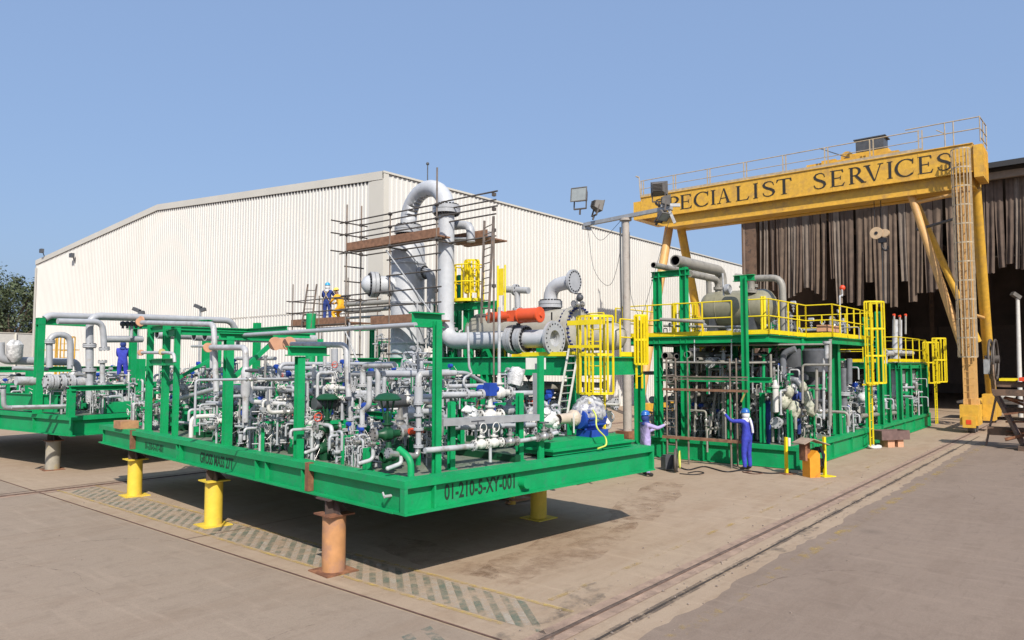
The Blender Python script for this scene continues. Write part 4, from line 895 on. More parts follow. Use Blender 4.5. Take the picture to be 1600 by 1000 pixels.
for k in range(60):
    u = rr.uniform(.45, 5.2); v = rr.uniform(.4, 12.2)
    if k < 40: v = rr.uniform(.6, 6)
    if k < 22: u = rr.uniform(.45, 1.6)
    if v < 1.9: continue
    riser(sk, Vector((u, v, 1.5)), rr.uniform(.35, 1.35), rr)
for k in range(22): support(sk, rr.uniform(.8, 5.2), rr.uniform(2, 12), rr.uniform(.4, 1.0))
for k in range(9):
    v = 1.6 + k * 1.25; z = rr.uniform(1.75, 3.1); u = rr.uniform(.8, 2); pipe(sk, [Vector((u, v, z - .5)), Vector((u, v, z)), Vector((u + rr.uniform(1.5, 3.2), v, z)), Vector((u + 3.3, v + .5, z - .4))], rr.choice([.04, .05, .065]), rr.choice([LGREY, GREY]), '0', 10, .15)
for k in range(8):
    u = .9 + k * .55; z = rr.uniform(1.8, 3.0); v = rr.uniform(1.5, 4); pipe(sk, [Vector((u, v, z)), Vector((u, v + rr.uniform(3, 7), z)), Vector((u, v + 8, z - .6))], rr.choice([.035, .05, .06]), rr.choice([LGREY, GREY]), '0', 10, .15)
rq = random.Random(50)
for k in range(46):       # upper racks: manifolds carried on short green stools
    u, v = rq.uniform(.7, 5.2), rq.uniform(2.6, 12); h = rq.uniform(.5, 1.0)
    if k < 18: v = rq.uniform(2.4, 6.5); u = rq.uniform(.8, 4)
    support(sk, u, v, h); put('mani%d' % rq.randrange(8), sk, (u, v, 1.56 + h), (1, 0, 0) if k % 2 else (0, 1, 0), sc=rq.uniform(.65, .9))
for (u0, v0, u1, v1, z) in ((.9, 4.2, 5.2, 4.2, 2.35), (.9, 7.2, 5.2, 7.2, 2.6), (1.6, 2.4, 1.6, 8, 2.2), (3.4, 2.4, 3.4, 9, 2.45)):
    b = MB(); b.ibeam((u0, v0, z), (u1, v1, z), .1, .14)
    for t in (.05, .95): q = Vector((u0 + (u1 - u0) * t, v0 + (v1 - v0) * t, 0)); b.ibeam((q.x, q.y, 1.5), (q.x, q.y, z - .07), .1, .1, .015, up=(0, 1, 0))
    b.build('pipe_support', GREEN, sk)
b = MB()
for k in range(5): b.bb((.6, 2.1 + 2 * k, 1.5), (5.2, 2.2 + 2 * k, 1.62))
b.bb((2.6, .5, 1.5), (2.72, 11, 1.615)); b.bb((4.2, 1.6, 1.5), (4.32, 11, 1.615)); b.build('cable_duct', GREEND, sk)
# ================================================================== PEDESTALS
def pedestal(px, py, h, r, m, label, pm=None, top=1.10, shaft=True):
    c = at(px, py, z=0); c = c + Vector((0, r * .9, 0)); e = empty('support_pedestal', (c.x, c.y, 0), R(45), label, 'pedestal', 'short round pedestals carrying the skids')
    b = MB(); b.cyl((0, 0, .02), (0, 0, h), r, n=28); b.build('column', m, e)
    b = MB(); b.bb((-.27, -.27, 0), (.27, .27, .02)); b.build('base_plate', pm or m, e)
    b = MB(); b.bb((-.22, -.22, h), (.22, .22, h + .022)); b.build('top_plate', pm or m, e)
    b = MB(); z = h + .022
    b.prism([(-.16, -.03, z), (.22, -.03, z), (.0, -.03, top - .002), (-.16, -.03, top - .002)], (0, .03, 0)); b.prism([(-.03, -.2, z), (-.03, .18, z), (-.03, .18, top - .002), (-.03, -.06, top - .002)], (.03, 0, 0)); b.bb((-.2, -.16, top - .028), (.16, .2, top - .003))
    b.build('gusset', mat('gusset_brown', (.085, .06, .052), .7, var=.3), e); return e
YELP = mat('pedestal_yellow', (.80, .58, .06), .5, var=.1, c2=(.62, .40, .09), c2amt=.35, c3=(.2, .11, .06)); ORP = mat('pedestal_orange', (.52, .26, .11), .6, var=.15, c2=(.36, .20, .14), c2amt=.6, c3=(.16, .09, .06), c2scale=2.5); GRP = mat('pedestal_grey', (.34, .31, .25), .7, var=.15, c2=(.45, .33, .1), c2amt=.25)
pedestal(517, 897, .84, .175, ORP, 'faded orange pedestal nearest the front corner of the large skid', RUST)
pedestal(328, 823, .84, .165, YELP, 'bright yellow pedestal under the weight lettering of the large skid')
pedestal(205, 776, .84, .16, YELP, 'yellow pedestal under the far left end of the large skid')
pedestal(842, 812, .98, .165, YELP, 'yellow pedestal in shade under the right side of the large skid')
pedestal(76, 735, .84, .19, GRP, 'grey pedestal under the skid at the left edge', RUST)
# clutter lying in the shade under the skid
e = empty('scrap_pile', at(785, 790, z=0), .3, 'dim pile of timber offcuts and plastic under the lettered skid beam', 'scrap')
rr = random.Random(5); b = MB()
for k in range(16): a = rr.uniform(-.4, .4); x, y = rr.uniform(-.8, .7), rr.uniform(-.3, .9); b.bar((x - .4, y, .05 + .03 * k % .3), (x + .4, y + a, .06 + .03 * k % .3), .09, .04)
b.build('timber_offcut', WOODL, e); b = MB(); b.ball((.2, .6, .3), .2, 12, 8, (1.4, 1, .7)); b.ball((-.3, .8, .28), .18); shell_noise(b, .04); b.build('plastic_bundle', WRAP, e); b = MB(); b.cyl((.25, .1, 0), (.25, .1, .25), .09, .05, 12); b.build('orange_can', CRANE, e)
# ================================================================== COLUMN MODULE BEHIND THE FOREGROUND SKID
TF = Frame(1.66, 18.75, 50.3)
tm = TF.root('column_module', 'green module with tall grey column, gooseneck pipe and tan drum behind the large skid', 'process module')
T = Rig(TF, tm)
# base and main deck
base_frame(tm, 3.5, 9.9, .02, .8, [1.5], [2, 4, 6, 8])
zb = T.P(996, 556, u=0).z; b = MB()
for (a, c) in (((0, .12), (0, 9.2)), ((-.1, 0), (3.3, 0)), ((3.3, .12), (3.3, 9.2))): b.ibeam((a[0], a[1], zb - .25), (c[0], c[1], zb - .25), .2, .5, .03)
for v in (2, 3.7, 5.4, 7.6): b.ibeam((.11, v, zb - .2), (3.2, v, zb - .2), .15, .36, .02)
b.build('deck_beam', GREEN, tm)
b = MB(); b.bb((1.7, .1, zb), (3.25, 5.2, zb + .02)); b.bb((.1, .1, zb), (1.68, 1.0, zb + .02)); b.build('grating', DECK, tm)
for (u, v) in ((.0, .1), (0, 3.1), (0, 5.6), (0, 8.4), (3.3, 9), (3.3, 5), (3.3, .05)):
    b = MB(); b.ibeam((u, v, .8), (u, v, zb - .5), .24, .24, .03, up=(0, 1, 0)); b.build('post', GREEN, tm)
# tall posts and upper steel behind the downcomer
def tpost(px, y0, y1, u, w_=.2, m=GREEN): a = T.P(px, y0, u=u); c = T.P(px, y1, u=u); b = MB(); b.ibeam((a.x, a.y, a.z), (a.x, a.y, c.z), w_, w_, .025, up=(0, 1, 0)); b.build('post', m, tm); return Vector((a.x, a.y, c.z))
p1 = tpost(732, 566, 472, .9, .24); tpost(716, 566, 430, 1.9, .16); tpost(752, 566, 480, 2.2, .16); tpost(774, 560, 470, 1.6, .14); tpost(706, 590, 480, 1.2)
b = MB(); b.ibeam((p1.x - .1, p1.y - 1.2, p1.z - .15), (p1.x - .1, p1.y + 1.4, p1.z - .15), .16, .22); b.ibeam((p1.x, p1.y, p1.z - 1.0), (p1.x + 1.9, p1.y, p1.z - 1.0), .16, .22); b.ibeam((p1.x + .2, p1.y - 1.2, p1.z - 1.0), (p1.x + .2, p1.y + 1.4, p1.z - 1.0), .16, .2); b.build('cross_beam', GREEN, tm)
b = MB(); b.cyl(p1 + Vector((0, 0, .0)), p1 + Vector((0, 0, .09)), .5, n=22); b.build('platform', YEL, tm)
b = MB()
for k in range(11):
    a = k * .571; q = p1 + Vector((math.cos(a) * .48, math.sin(a) * .48, .09)); b.bar(q, q + Vector((0, 0, 1.05)), .03, .03)
for z in (.6, 1.12): b.torus(p1 + Vector((0, 0, z)), UP, .48, .022, 20, 5)
b.build('railing', YEL, tm)
def rail_run(parent, pts, h=1.07, m=YEL, step=.9, toe=True, name='railing', closed=False):
    b = MB(); P = [Vector(p) for p in pts]
    for a, c in zip(P, P[1:]):
        d = c - a; n = max(1, round(d.length / step))
        for k in range(n + 1): q = a.lerp(c, k / n); b.bar(q, q + Vector((0, 0, h)), .04, .04)
        for z in (h, h * .52): b.cyl(a + Vector((0, 0, z)), c + Vector((0, 0, z)), .022, n=6)
        if toe: b.bar(a + Vector((0, 0, .08)), c + Vector((0, 0, .08)), .01, .13)
    return b.build(name, m, parent)
q = T.P(739, 408, u=1.0); ladder(tm, (q.x, q.y, p1.z + .1), (q.x, q.y, q.z), .4, YEL, (0, 1, 0), (p1.z + .3, q.z, .25), (-1, 0, 0))
q = T.P(778, 415, u=.8); b = MB(); b.cyl((q.x, q.y, zb), (q.x, q.y, q.z), .035, n=6); b.cyl((q.x, q.y - .28, zb), (q.x, q.y - .28, q.z), .03, n=6); b.bb((q.x - .02, q.y - .22, q.z - .9), (q.x + .01, q.y - .06, q.z - .1)); b.build('ladder_guard', YEL, tm)
# the column
cc = Vector((.6, 0, 0)); cc.y = T.P(637, 480, u=.6).y; zt = T.P(636, 386, u=.6).z; rc = .55
b = MB(); b.lathe([(.8, rc * 1.05), (2.0, rc * 1.05), (2.02, rc), (zt, rc), (zt + .12, rc * .93), (zt + .24, rc * .72), (zt + .32, .34), (zt + .42, .3)], cc, UP, 28); b.build('column_shell', COLG, tm)
zf = T.P(641, 359, u=.6).z; put('fl_big', tm, (cc.x, cc.y, zf), UP, sc=.26)
b = MB()
for z in (zt - .6, zt - 1.9, zt - 3.2, 3.0): b.lathe([(z, rc + .001), (z, rc + .05), (z + .06, rc + .05), (z + .06, rc + .001)], cc, UP, 28)
b.build('stiffener_ring', COLG, tm)
dc = Vector((.2, 6.9, 0)); zg = T.P(668, 283, u=.4).z - .25; zd = T.P(708, 326, u=.2).z
dc.y = T.P(697, 420, u=.2).y; zh = T.P(780, 531, u=.2).z; rp = .25
b = MB(); mc = (cc + dc) / 2; hh = (cc - dc) / 2; ar = hh.length * 1.0; zs = zg + .0 - ar * .80
pts = [(cc.x, cc.y, zf + .05), (cc.x, cc.y, zs)] + [(mc.x + hh.x * math.cos(t), mc.y + hh.y * math.cos(t), zs + ar * .80 * math.sin(t)) for t in [math.pi * k / 14 for k in range(1, 14)]] + [(dc.x, dc.y, zs), (dc.x, dc.y, zd)]
b.arch(pts, .262, 22); b.build('gooseneck_pipe', COLG, tm)
put('fl_big', tm, (dc.x, dc.y, zd), UP, sc=.245)
ve = T.P(858, 528, u=.2).y
o = pipe(tm, [(dc.x, dc.y, zd), (dc.x, dc.y, zh), (dc.x, ve, zh)], rp, COLG, '', 20, .55, name='downcomer_pipe')
put('fl_big', tm, (dc.x, T.P(804, 530, u=.2).y, zh), (0, 1, 0), sc=.235); put('fl_big', tm, (dc.x, T.P(818, 530, u=.2).y, zh), (0, 1, 0), sc=.22)
# big open flange at its end
b = MB(); b.cyl((dc.x, ve, zh), (dc.x, ve - .12, zh), .235, .24, 24, False); b.m = 0
for y0, y1 in ((ve - .12, ve - .2),):
    x, y = b.frame(Vector((0, -1, 0))); n = 28; A = b.ring(Vector((dc.x, y0, zh)), x, y, .47, n); B_ = b.ring(Vector((dc.x, y1, zh)), x, y, .47, n); C_ = b.ring(Vector((dc.x, y1, zh)), x, y, .22, n); D_ = b.ring(Vector((dc.x, y0 + .5, zh)), x, y, .2, n); E_ = b.ring(Vector((dc.x, y0, zh)), x, y, .2, n)
    F4 = lambda n: [(i, (i + 1) % n, n + (i + 1) % n, n + i) for i in range(n)]
    b.add(A + B_, F4(n), True); b.add(B_ + C_, F4(n)); b.add(E_ + A, F4(n)); b.add(C_ + D_, F4(n), True)
b.m = 1
for k in range(20):
    a = k * math.pi / 10; q = Vector((dc.x + math.cos(a) * .39, ve - .2, zh + math.sin(a) * .39)); b.cyl(q, q - Vector((0, .012, 0)), .022, n=6)
b.build('open_flange', [GREY, BLACK], tm)
# nozzle with bolted cover on the column's near side and the small side elbow
nz = T.P(602, 444, u=-.25); d = Vector((-.9, .5, 0)).normalized(); a = Vector((cc.x, cc.y, nz.z)); b = MB(); b.cyl(a + d * .3, a + d * 1.05, .3, n=22); b.lathe([(1.22, .32), (1.4, .26), (1.5, .12), (1.52, 0)], a, d, 22); b.build('manway', COLG, tm)
put('fl_big', tm, a + d * 1.12, d, sc=.24)
d = Vector((.16, -.97, 0)).normalized(); a = Vector((cc.x, cc.y, T.P(660, 421, u=.2).z)); pipe(tm, [a + d * .4, a + d * .95, a + d * .95 - Vector((0, 0, 2.4))], .14, GREY, '', 14, .3); put('fl_big', tm, a + d * .62, d, sc=.14)
# drum with bolted end, elbow on top
UD = 1.3; dz = T.P(896, 515, u=UD).z; v0 = T.P(899, 515, u=UD).y; rd = .60
b = MB(); b.lathe([(-.02, 0), (-.02, rd + .06), (.07, rd + .06), (.071, rd), (3.6, rd), (3.8, rd * .85), (3.95, rd * .4), (3.98, 0)], (UD, v0, dz), (0, 1, 0), 36, True); b.build('drum_shell', TAN, tm)
b = MB(); b.cyl((UD, v0 - .13, dz), (UD, v0 - .025, dz), rd + .06, n=36); b.lathe([(.131, rd * .8), (.15, rd * .75), (.17, rd * .2), (.172, 0)], (UD, v0, dz), (0, -1, 0), 30); b.build('drum_cover', TAN, tm)
b = MB()
for k in range(32):
    a = k * math.pi / 16; q = Vector((UD + math.cos(a) * (rd + .005), v0, dz + math.sin(a) * (rd + .005))); b.cyl(q - Vector((0, .2, 0)), q + Vector((0, .15, 0)), .032, n=6, smooth=False)
b.build('bolt_ring', NAVY, tm)
for v in (v0 + .8, v0 + 2.9): b = MB(); b.bb((UD - .5, v, zb), (UD + .5, v + .2, dz - rd * .75)); b.build('saddle', GREEN, tm)
vn = T.P(860, 478, u=UD).y; zn = dz + rd
b = MB(); b.tube([(UD, vn, zn - .1), (UD, vn, zn + .68), (UD, vn - .78, zn + .76)], .2, 20, .65); b.build('elbow_pipe', COLG, tm)
put('fl_big', tm, (UD, vn, zn + .15), UP, sc=.2)
e0 = Vector((UD, vn - .78, zn + .76)); b = MB(); b.cyl(e0, e0 + Vector((0, -.08, 0)), .34, n=26); b.m = 1
for k in range(20): a = k * math.pi / 10; q = e0 + Vector((math.cos(a) * .285, -.08, math.sin(a) * .285)); b.cyl(q + Vector((0, .12, 0)), q - Vector((0, .02, 0)), .022, n=6)
b.build('open_flange', [GREY, BLACK], tm)
pipe(tm, [T.P(862, 500, u=.36), T.P(862, 488, u=.3)], .02, BLACK)
# second tan drum behind the yellow cage
b = MB(); b.lathe([(0, 0), (.05, .25), (.15, .36), (.3, .4), (3, .4), (3.2, .2), (3.25, 0)], (2.7, .2, zb + .6), (0, 1, 0), 28); b.build('drum_shell', TAN, tm)
put('fl_big', tm, (2.7, .75, zb + 1.1), UP, sc=.1)
q = T.P(903, 475, u=.9); put('v_steel', tm, (q.x, q.y, q.z), (1, 0, 0), sc=.9)
b = MB(); q = T.P(906, 465, u=.9); b.ball(q, .1); b.cyl(q, q - Vector((0, 0, .5)), .03, n=6); b.build('vent_valve', DGREY, tm)
# grey vent pipe left of it and the red actuator
pipe(tm, [T.P(786, 452, u=1.4), T.P(826, 454, u=1.4)], .10, GREY, 'm', 14); pipe(tm, [T.P(808, 454, u=1.4), T.P(809, 484, u=1.4)], .09, GREY, '1', 12)
a = T.P(764, 496, u=-.05); c = T.P(801, 495, u=-.05); e = T.P(812, 495, u=-.05); f = T.P(844, 495, u=-.05)
b = MB(); ax = (f - a); ax.z = 0; L_ = ax.length; ax.normalize(); l1 = (c - a).length; l2 = (e - a).length
b.lathe([(0, 0), (0, .16), (.04, .16), (.041, .145), (l1 * .5, .145), (l1 * .5 + .001, .165), (l1 * .5 + .04, .165), (l1 * .5 + .041, .145), (l1, .145), (l1 + .001, .11), (l2, .11), (l2 + .001, .215), (l2 + .05, .215), (l2 + .051, .2), (L_ - .05, .2), (L_ - .049, .215), (L_, .215), (L_, 0)], a, ax, 24); b.lathe([(0, 0), (.0, .2), (.01, .2), (.012, .06), (.05, .05), (.05, 0)], a + ax * L_, ax, 20)
b.box(a + ax * (l1 + .05), (.26, .3, .3)); b.build('pneumatic_actuator', mat('orange_red_paint', (.72, .10, .03), .35, var=.06), tm)
b = MB(); q = T.P(810, 505, u=.1); b.cyl(q, q - Vector((0, 0, .3)), .06, n=10); b.box(q - Vector((0, 0, .1)), (.2, .2, .08)); b.build('valve_stem', DGREY, tm)
for (x, y) in ((786, 462), (797, 458), (905, 462)): q = T.P(x, y, u=1.6); b = MB(); b.cyl((q.x, q.y, zb), q, .015, n=5); b.build('tubing', LGREY, tm)
# yellow caged ladder at the front right, railing on top deck, second cage by the mast
q = T.P(929, 600, u=-.3); qt = T.P(929, 495, u=-.3)
ladder(tm, (q.x + .1, q.y, .9), (q.x + .1, q.y, qt.z), .45, YEL, (0, 1, 0), (T.P(929, 614, u=-.3).z, qt.z, .48), (-1, 0, 0))
b = MB()
zc = T.P(929, 505, u=-.3).z; b.bb((q.x - .45, q.y - .5, zc - .06), (q.x - .4, q.y + .5, zc + .06)); b.bb((q.x - .46, q.y - .47, zc - .62), (q.x - .44, q.y + .47, zc - .55)); b.build('cage_band', YEL, tm)
z9 = T.P(994, 494, v=.0).z; ladder(tm, (3.0, -.12, zb - .9), (3.0, -.12, z9), .32, YEL, (1, 0, 0), (zb - .2, z9, .24), (0, -1, 0))
rail_run(tm, [(3.2, 4.8, zb), (3.2, 1.2, zb)], 1.35); rail_run(tm, [(2.2, .02, zb), (3.3, .02, zb)])
b = MB(); b.bb((-.02, .05, zb + .01), (.5, 1.8, zb + .12)); b.build('toe_plate', YEL, tm)
# under-deck pipework
rr = random.Random(77)
manifolds(tm, 46, (.2, 2.8), (.4, 9.2), .85, rr, None, (1.0, 1.9)); manifolds(tm, 10, (.4, 2.6), (4.6, 8.8), zb, rr, None, (.8, 1.2))
for k in range(30):
    u = rr.uniform(.3, 2.8); v = rr.uniform(.6, 9); riser(tm, Vector((u, v, .85)), rr.uniform(.7, 1.9), rr)
for k in range(7):
    v = 1 + k * 1.6; z = rr.uniform(1.2, 2.4); v *= .75; pipe(tm, [Vector((.3, v, z)), Vector((2.8, v, z)), Vector((2.8, v, z + .5))], rr.choice([.05, .08, .11]), rr.choice([LGREY, GREY, DPIPE]), '0')
for k in range(5):
    u = .5 + k * .5; z = rr.uniform(1.3, 2.5); pipe(tm, [Vector((u, .4, z)), Vector((u, 8, z))], rr.choice([.05, .08, .1]), rr.choice([LGREY, GREY]), '01')
b = MB(); b.lathe([(0, 0), (.02, .3), (.1, .38), (1.4, .38), (1.5, .2), (1.52, 0)], (1.8, 6.6, 1.6), (0, 1, 0), 24); b.build('vessel', GREY, tm)
for (x0, y0, x1, y1, r, u) in ((540, 476, 640, 470, .09, 1.8), (540, 486, 612, 482, .07, 1.5), (540, 497, 600, 494, .05, 1.3), (700, 356, 735, 352, .1, .9)):
    pipe(tm, [T.P(x0, y0, u=u), T.P(x1, y1, u=u)], r, GREY if x0 > 600 else DPIPE, '')
pipe(tm, [T.P(705, 352, u=.7), T.P(735, 352, u=.7), T.P(736, 378, u=.7)], .13, GREY, '', 14, .35); pipe(tm, [T.P(703, 373, u=.7), T.P(732, 373, u=.7)], .05, GREY)
pipe(tm, [T.P(740, 368, u=1.2), T.P(764, 368, u=1.2)], .14, GREY, '', 14)
# long inclined run to the foreground skid's post (fixed to that skid)
pa = MF.on(372, 524, u=.55); zi = pa.z; pb_ = MF.on(700, 489, u=.55)
pipe(sk, [Vector((.55, pa.y, zi - .3)), Vector((.55, pa.y, zi)), Vector((.55, .5, zi))], .036, GREY, '', 10, .15)
# aluminium ladder leaning on the deck
al = TF.root('aluminium_ladder', 'pale aluminium ladder leaning against the green deck left of the yellow cage', 'ladder')
a = T.P(870, 652, u=-1.2); c = T.P(889, 545, u=-.35); a2 = T.P(886, 650, u=-1.2); c2 = T.P(904, 545, u=-.35)
b = MB(); b.bar(a, c, .05, .03); b.bar(a2, c2, .05, .03); b.build('stile', mat('aluminium', (.62, .60, .52), .4, metal=.3), al); b = MB()
for k in range(1, 9): b.cyl(a.lerp(c, k / 9), a2.lerp(c2, k / 9), .018, n=6)
b.build('rung', MATS['aluminium'], al)
p = a.copy(); b = MB(); b.bb((p.x - .3, p.y - .9, p.z - .12), (p.x + .5, p.y + .4, p.z - .02)); b.bar((p.x, p.y, p.z - .1), (p.x, p.y, .3), .1, .1); b.build('step', GREEN, tm)
# ================================================================== SCAFFOLDS
sc_ = TF.root('scaffold_tower', 'tube scaffold with two board levels wrapped around the tall grey column', 'scaffold')
S = Rig(TF, sc_); uF = -.5
def tubeb(lst, r=.027, m=BRNTUBE, name='tube', par=None):
    for a, c in lst: b = MB(); b.cyl(a, c, r, n=7); b.build(name, m, par or sc_)
X = {x: S.P(x, 420, u=uF).y for x in (457, 496, 541, 609, 682, 730, 768)}
vL = X[541]; uB = S.P(564, 400, v=vL).x
z_ = lambda x, y, u=uF: S.P(x, y, u=u).z
ztop = z_(541, 320); zlow = 1.0
st = []
for x, y in ((541, 320), (609, 333), (682, 262)): st.append(((uF, X[x], zlow), (uF, X[x], z_(x, y))))
for v in (vL,): st.append(((uB, v, zlow), (uB, v, z_(541, 322) + .1)))
st.append(((uF + .1, X[768], zlow), (uF + .1, X[768], z_(768, 337))))
tubeb(st, .027, BRNTUBE, 'standard')
zr1, zr2, zp, zp2 = z_(541, 348), z_(541, 367), z_(541, 392), z_(600, 506)
L_ = []
for z in (zr1, zr2, zp - .08): L_.append(((uF - .05, vL + .3, z), (uF - .05, X[682] - .25, z)))
for z in (zr1, zr2, zp - .05, zp2 + .9, zp2 + .5): L_.append(((uF - .6, vL + .05, z), (uB + .3, vL + .05, z)))
for z in (zr1, zr2): L_.append(((uF - .1, X[682] - .3, z + .02), (uF - .1, X[768] - .3, z + .02)))
for z in (zp2 + 1.0, zp2 + .55, zp2 - .05): L_.append(((uF - .05, vL + .2, z), (uF - .05, X[682] - .25, z)))
for z in (zr1, zr2, zp - .1): L_.append(((uB, vL, z), (uB, S.P(775, 350, u=uB).y, z)))
for z in (zp2 + 2.0, zp2 + 1.5, 3.4, 2.4): L_ += [((uF, vL + .1, z), (uB + .2, vL + .1, z)), ((uF - .03, X[609] + .1, z), (uF - .03, X[682] - .2, z))]
L_ += [((uF - .3, X[609], zp - .12), (uB + .2, X[609], zp - .12)), ((uF - .3, X[682], zp - .12), (uB + .2, X[682], zp - .12))]
tubeb(L_, .024, DTUBE, 'ledger')
tubeb([((uF - .06, X[609] + .1, zp - .2), (uF - .06, X[682] + .1, zp2 + .2)), ((uF - .04, X[541], zp2 - .1), (uF - .04, X[609], .9))], .026, PLATE, 'brace')
def boards(u0, v0, v1, z, n, m=WOOD, par=None, toe=True):
    for k in range(n): b = MB(); b.bb((u0 + .02 + k * .235, v1, z), (u0 + .22 + k * .235, v0 + (k % 2) * .12, z + .045)); b.build('board', m, par or sc_)
    if toe: b = MB(); b.bb((u0 - .03, v1, z), (u0, v0, z + .26)); b.build('toe_board', m, par or sc_)
boards(uF + .02, vL, X[682] - .1, zp, 2); boards(uF + .02, X[609] + .9, X[682] - .1, zp2, 2); boards(.9, S.P(704, 380, u=.9).y, S.P(762, 380, u=.9).y, zp + .06, 4)
for k, (a, c) in enumerate(st):
    for z in (zr1, zr2, zp - .05, zp2 + .9): b = MB(); b.box((a[0], a[1], z), (.09, .09, .09)); b.build('coupler', DTUBE, sc_)
lx = S.P(757, 345, u=uF - .1); lb = S.P(752, 505, u=uF - .3); lx2 = S.P(771, 338, u=uF - .1); lb2 = S.P(763, 505, u=uF - .3)
b = MB(); b.bar(lb, lx, .06, .04); b.bar(lb2, lx2, .06, .04); b.build('ladder_stile', BRNTUBE, sc_); b = MB()
for k in range(1, 14): b.cyl(lb.lerp(lx, k / 14), lb2.lerp(lx2, k / 14), .016, n=5)
b.build('ladder_rung', BRNTUBE, sc_)
# the low working platform with two men
s2 = TF.root('scaffold_platform', 'low tube scaffold platform with guard rails where two helmeted workers stand', 'scaffold')
v4, v5 = S.P(457, 500, u=2.3).y, S.P(543, 500, u=2.3).y; zw = z_(511, 505, 2.3); u4 = 2.3; u5 = u4 + 1.5
st = []
for v in (v4, (v4 + v5) / 2, v5):
    st.append(((u4, v, .4), (u4, v, zw + 1.75 - (.6 if v == (v4 + v5) / 2 else 0)))); st.append(((u5, v, .4), (u5, v, zw + 1.2)))
tubeb(st, .026, BRNTUBE, 'standard', s2)
L_ = []
for z in (zw + 1.0, zw + .5, zw - .06):
    L_ += [((u4 - .04, v4 + .2, z), (u4 - .04, v5 - .2, z)), ((u5, v4 + .2, z), (u5, v5 - .2, z)), ((u4 - .3, v4, z), (u5 + .2, v4, z))]
tubeb(L_, .024, DTUBE, 'ledger', s2)
boards(u4 + .03, v4 + .1, v5 - .1, zw - .03, 5, WOOD, s2)
a = S.P(471, 512, u=2.1); c = S.P(481, 444, u=2.3); a2 = S.P(486, 512, u=2.1); c2 = S.P(495, 444, u=2.3)
b = MB(); b.bar(a, c, .06, .04); b.bar(a2, c2, .06, .04); b.build('ladder_stile', BRNTUBE, s2); b = MB()
for k in range(1, 7): b.cyl(a.lerp(c, k / 7), a2.lerp(c2, k / 7), .018, n=5)
b.build('ladder_rung', BRNTUBE, s2)
gp = S.P(486, 500, u=2.2); b = MB(); b.cyl((gp.x, gp.y, .9), (gp.x, gp.y, z_(486, 490, 2.2)), .2, n=18); b.build('green_stub', GREEN, tm)
WORK = (u4, u5, v4, v5, zw)
# ================================================================== SKID AT THE LEFT EDGE
lk = LF.root('pipe_rack_skid', 'green pipe rack skid cut by the left edge of the photo', 'process skid')
Lr = Rig(LF, lk)
base_frame(lk, 7.0, 13.0, 1.10, 1.65, [1.6], [2.2, 4.5, 7], band=.12)
lt = []
for (x, y, t, w_) in ((58, 646, 497, .26), (110, 652, 608, .22)): lt.append(Lr.post(x, y, t, w_, z=1.65))
b = MB(); a = lt[0]; b.ibeam((a.x - .1, a.y, a.z - .1), (a.x + 1.3, a.y, a.z - .1), .2, .2); a = lt[1]; b.ibeam((a.x - .05, a.y, a.z + .02), (a.x + 1.5, a.y, a.z + .02), .25, .14)
b.build('cross_beam', GREEN, lk)
for (u, v, h) in ((4.5, .6, 2.9), (6.5, .6, 2.9), (4.5, 5, 2.9), (1.2, 5.2, 1.3), (.3, 6.5, 1.2), (1.0, 2.9, 1.1), (2.8, 1.5, 1.6)):
    b = MB(); b.ibeam((u, v, 1.65), (u, v, 1.65 + h), .2, .2, .02, up=(0, 1, 0)); b.build('post', GREEN, lk)
b = MB(); b.ibeam((4.5, .4, 4.45), (4.5, 5.3, 4.45), .2, .2); b.ibeam((.3, 6.5, 2.9), (6, 6.5, 2.9), .2, .2); b.ibeam((.2, 1.2, 1.95), (.2, 9, 1.95), .12, .5); b.build('cross_beam', GREEN, lk)
# overhead pipes
za = Lr.P(120, 492, v=1.2).z
def lp(x, y, v): return Lr.P(x, y, v=v)
pipe(lk, [lp(140, 628, 1.0), lp(140, 493, 1.0), lp(362, 501, 1.0), lp(371, 524, 1.0)], .105, GREY, '', 16, .35)
pipe(lk, [lp(70, 498, 2.0), lp(78, 493, 2.0), lp(300, 500, 2.0)], .10, GREY, '', 14, .3)
pipe(lk, [lp(90, 502, .7), lp(160, 503, .7), lp(163, 545, .7)], .085, GREY, '1', 14, .25)
pipe(lk, [lp(160, 565, .7), lp(160, 600, .7)], .07, LGREY, '01'); pipe(lk, [lp(160, 606, .7), lp(160, 646, .7)], .07, LGREY, '')
for y in (540, 578): put('fl_grey', lk, lp(140, y, 1.0), UP, sc=.105)
pipe(lk, [lp(77, 574, 2.0), lp(77, 523, 2.0), lp(110, 523, 2.0), lp(110, 576, 2.0)], .09, GREY, '', 14, .35); put('fl_grey', lk, lp(77, 534, 2.0), UP, sc=.09)
pipe(lk, [lp(0, 535, 3.2), lp(0, 563, 3.2), lp(120, 566, 3.2), lp(122, 585, 3.2)], .12, GREY, '', 14, .35)
pipe(lk, [lp(20, 575, 2.6), lp(75, 577, 2.6)], .06, LGREY); pipe(lk, [lp(25, 595, 2.2), lp(75, 596, 2.2)], .13, LGREY, '', 14)
pipe(lk, [lp(5, 608, .9), lp(6, 637, .9), lp(100, 636, .9)], .06, PLATE, '', 10, .12); pipe(lk, [lp(18, 636, .5), lp(110, 634, .5)], .045, LGREY)
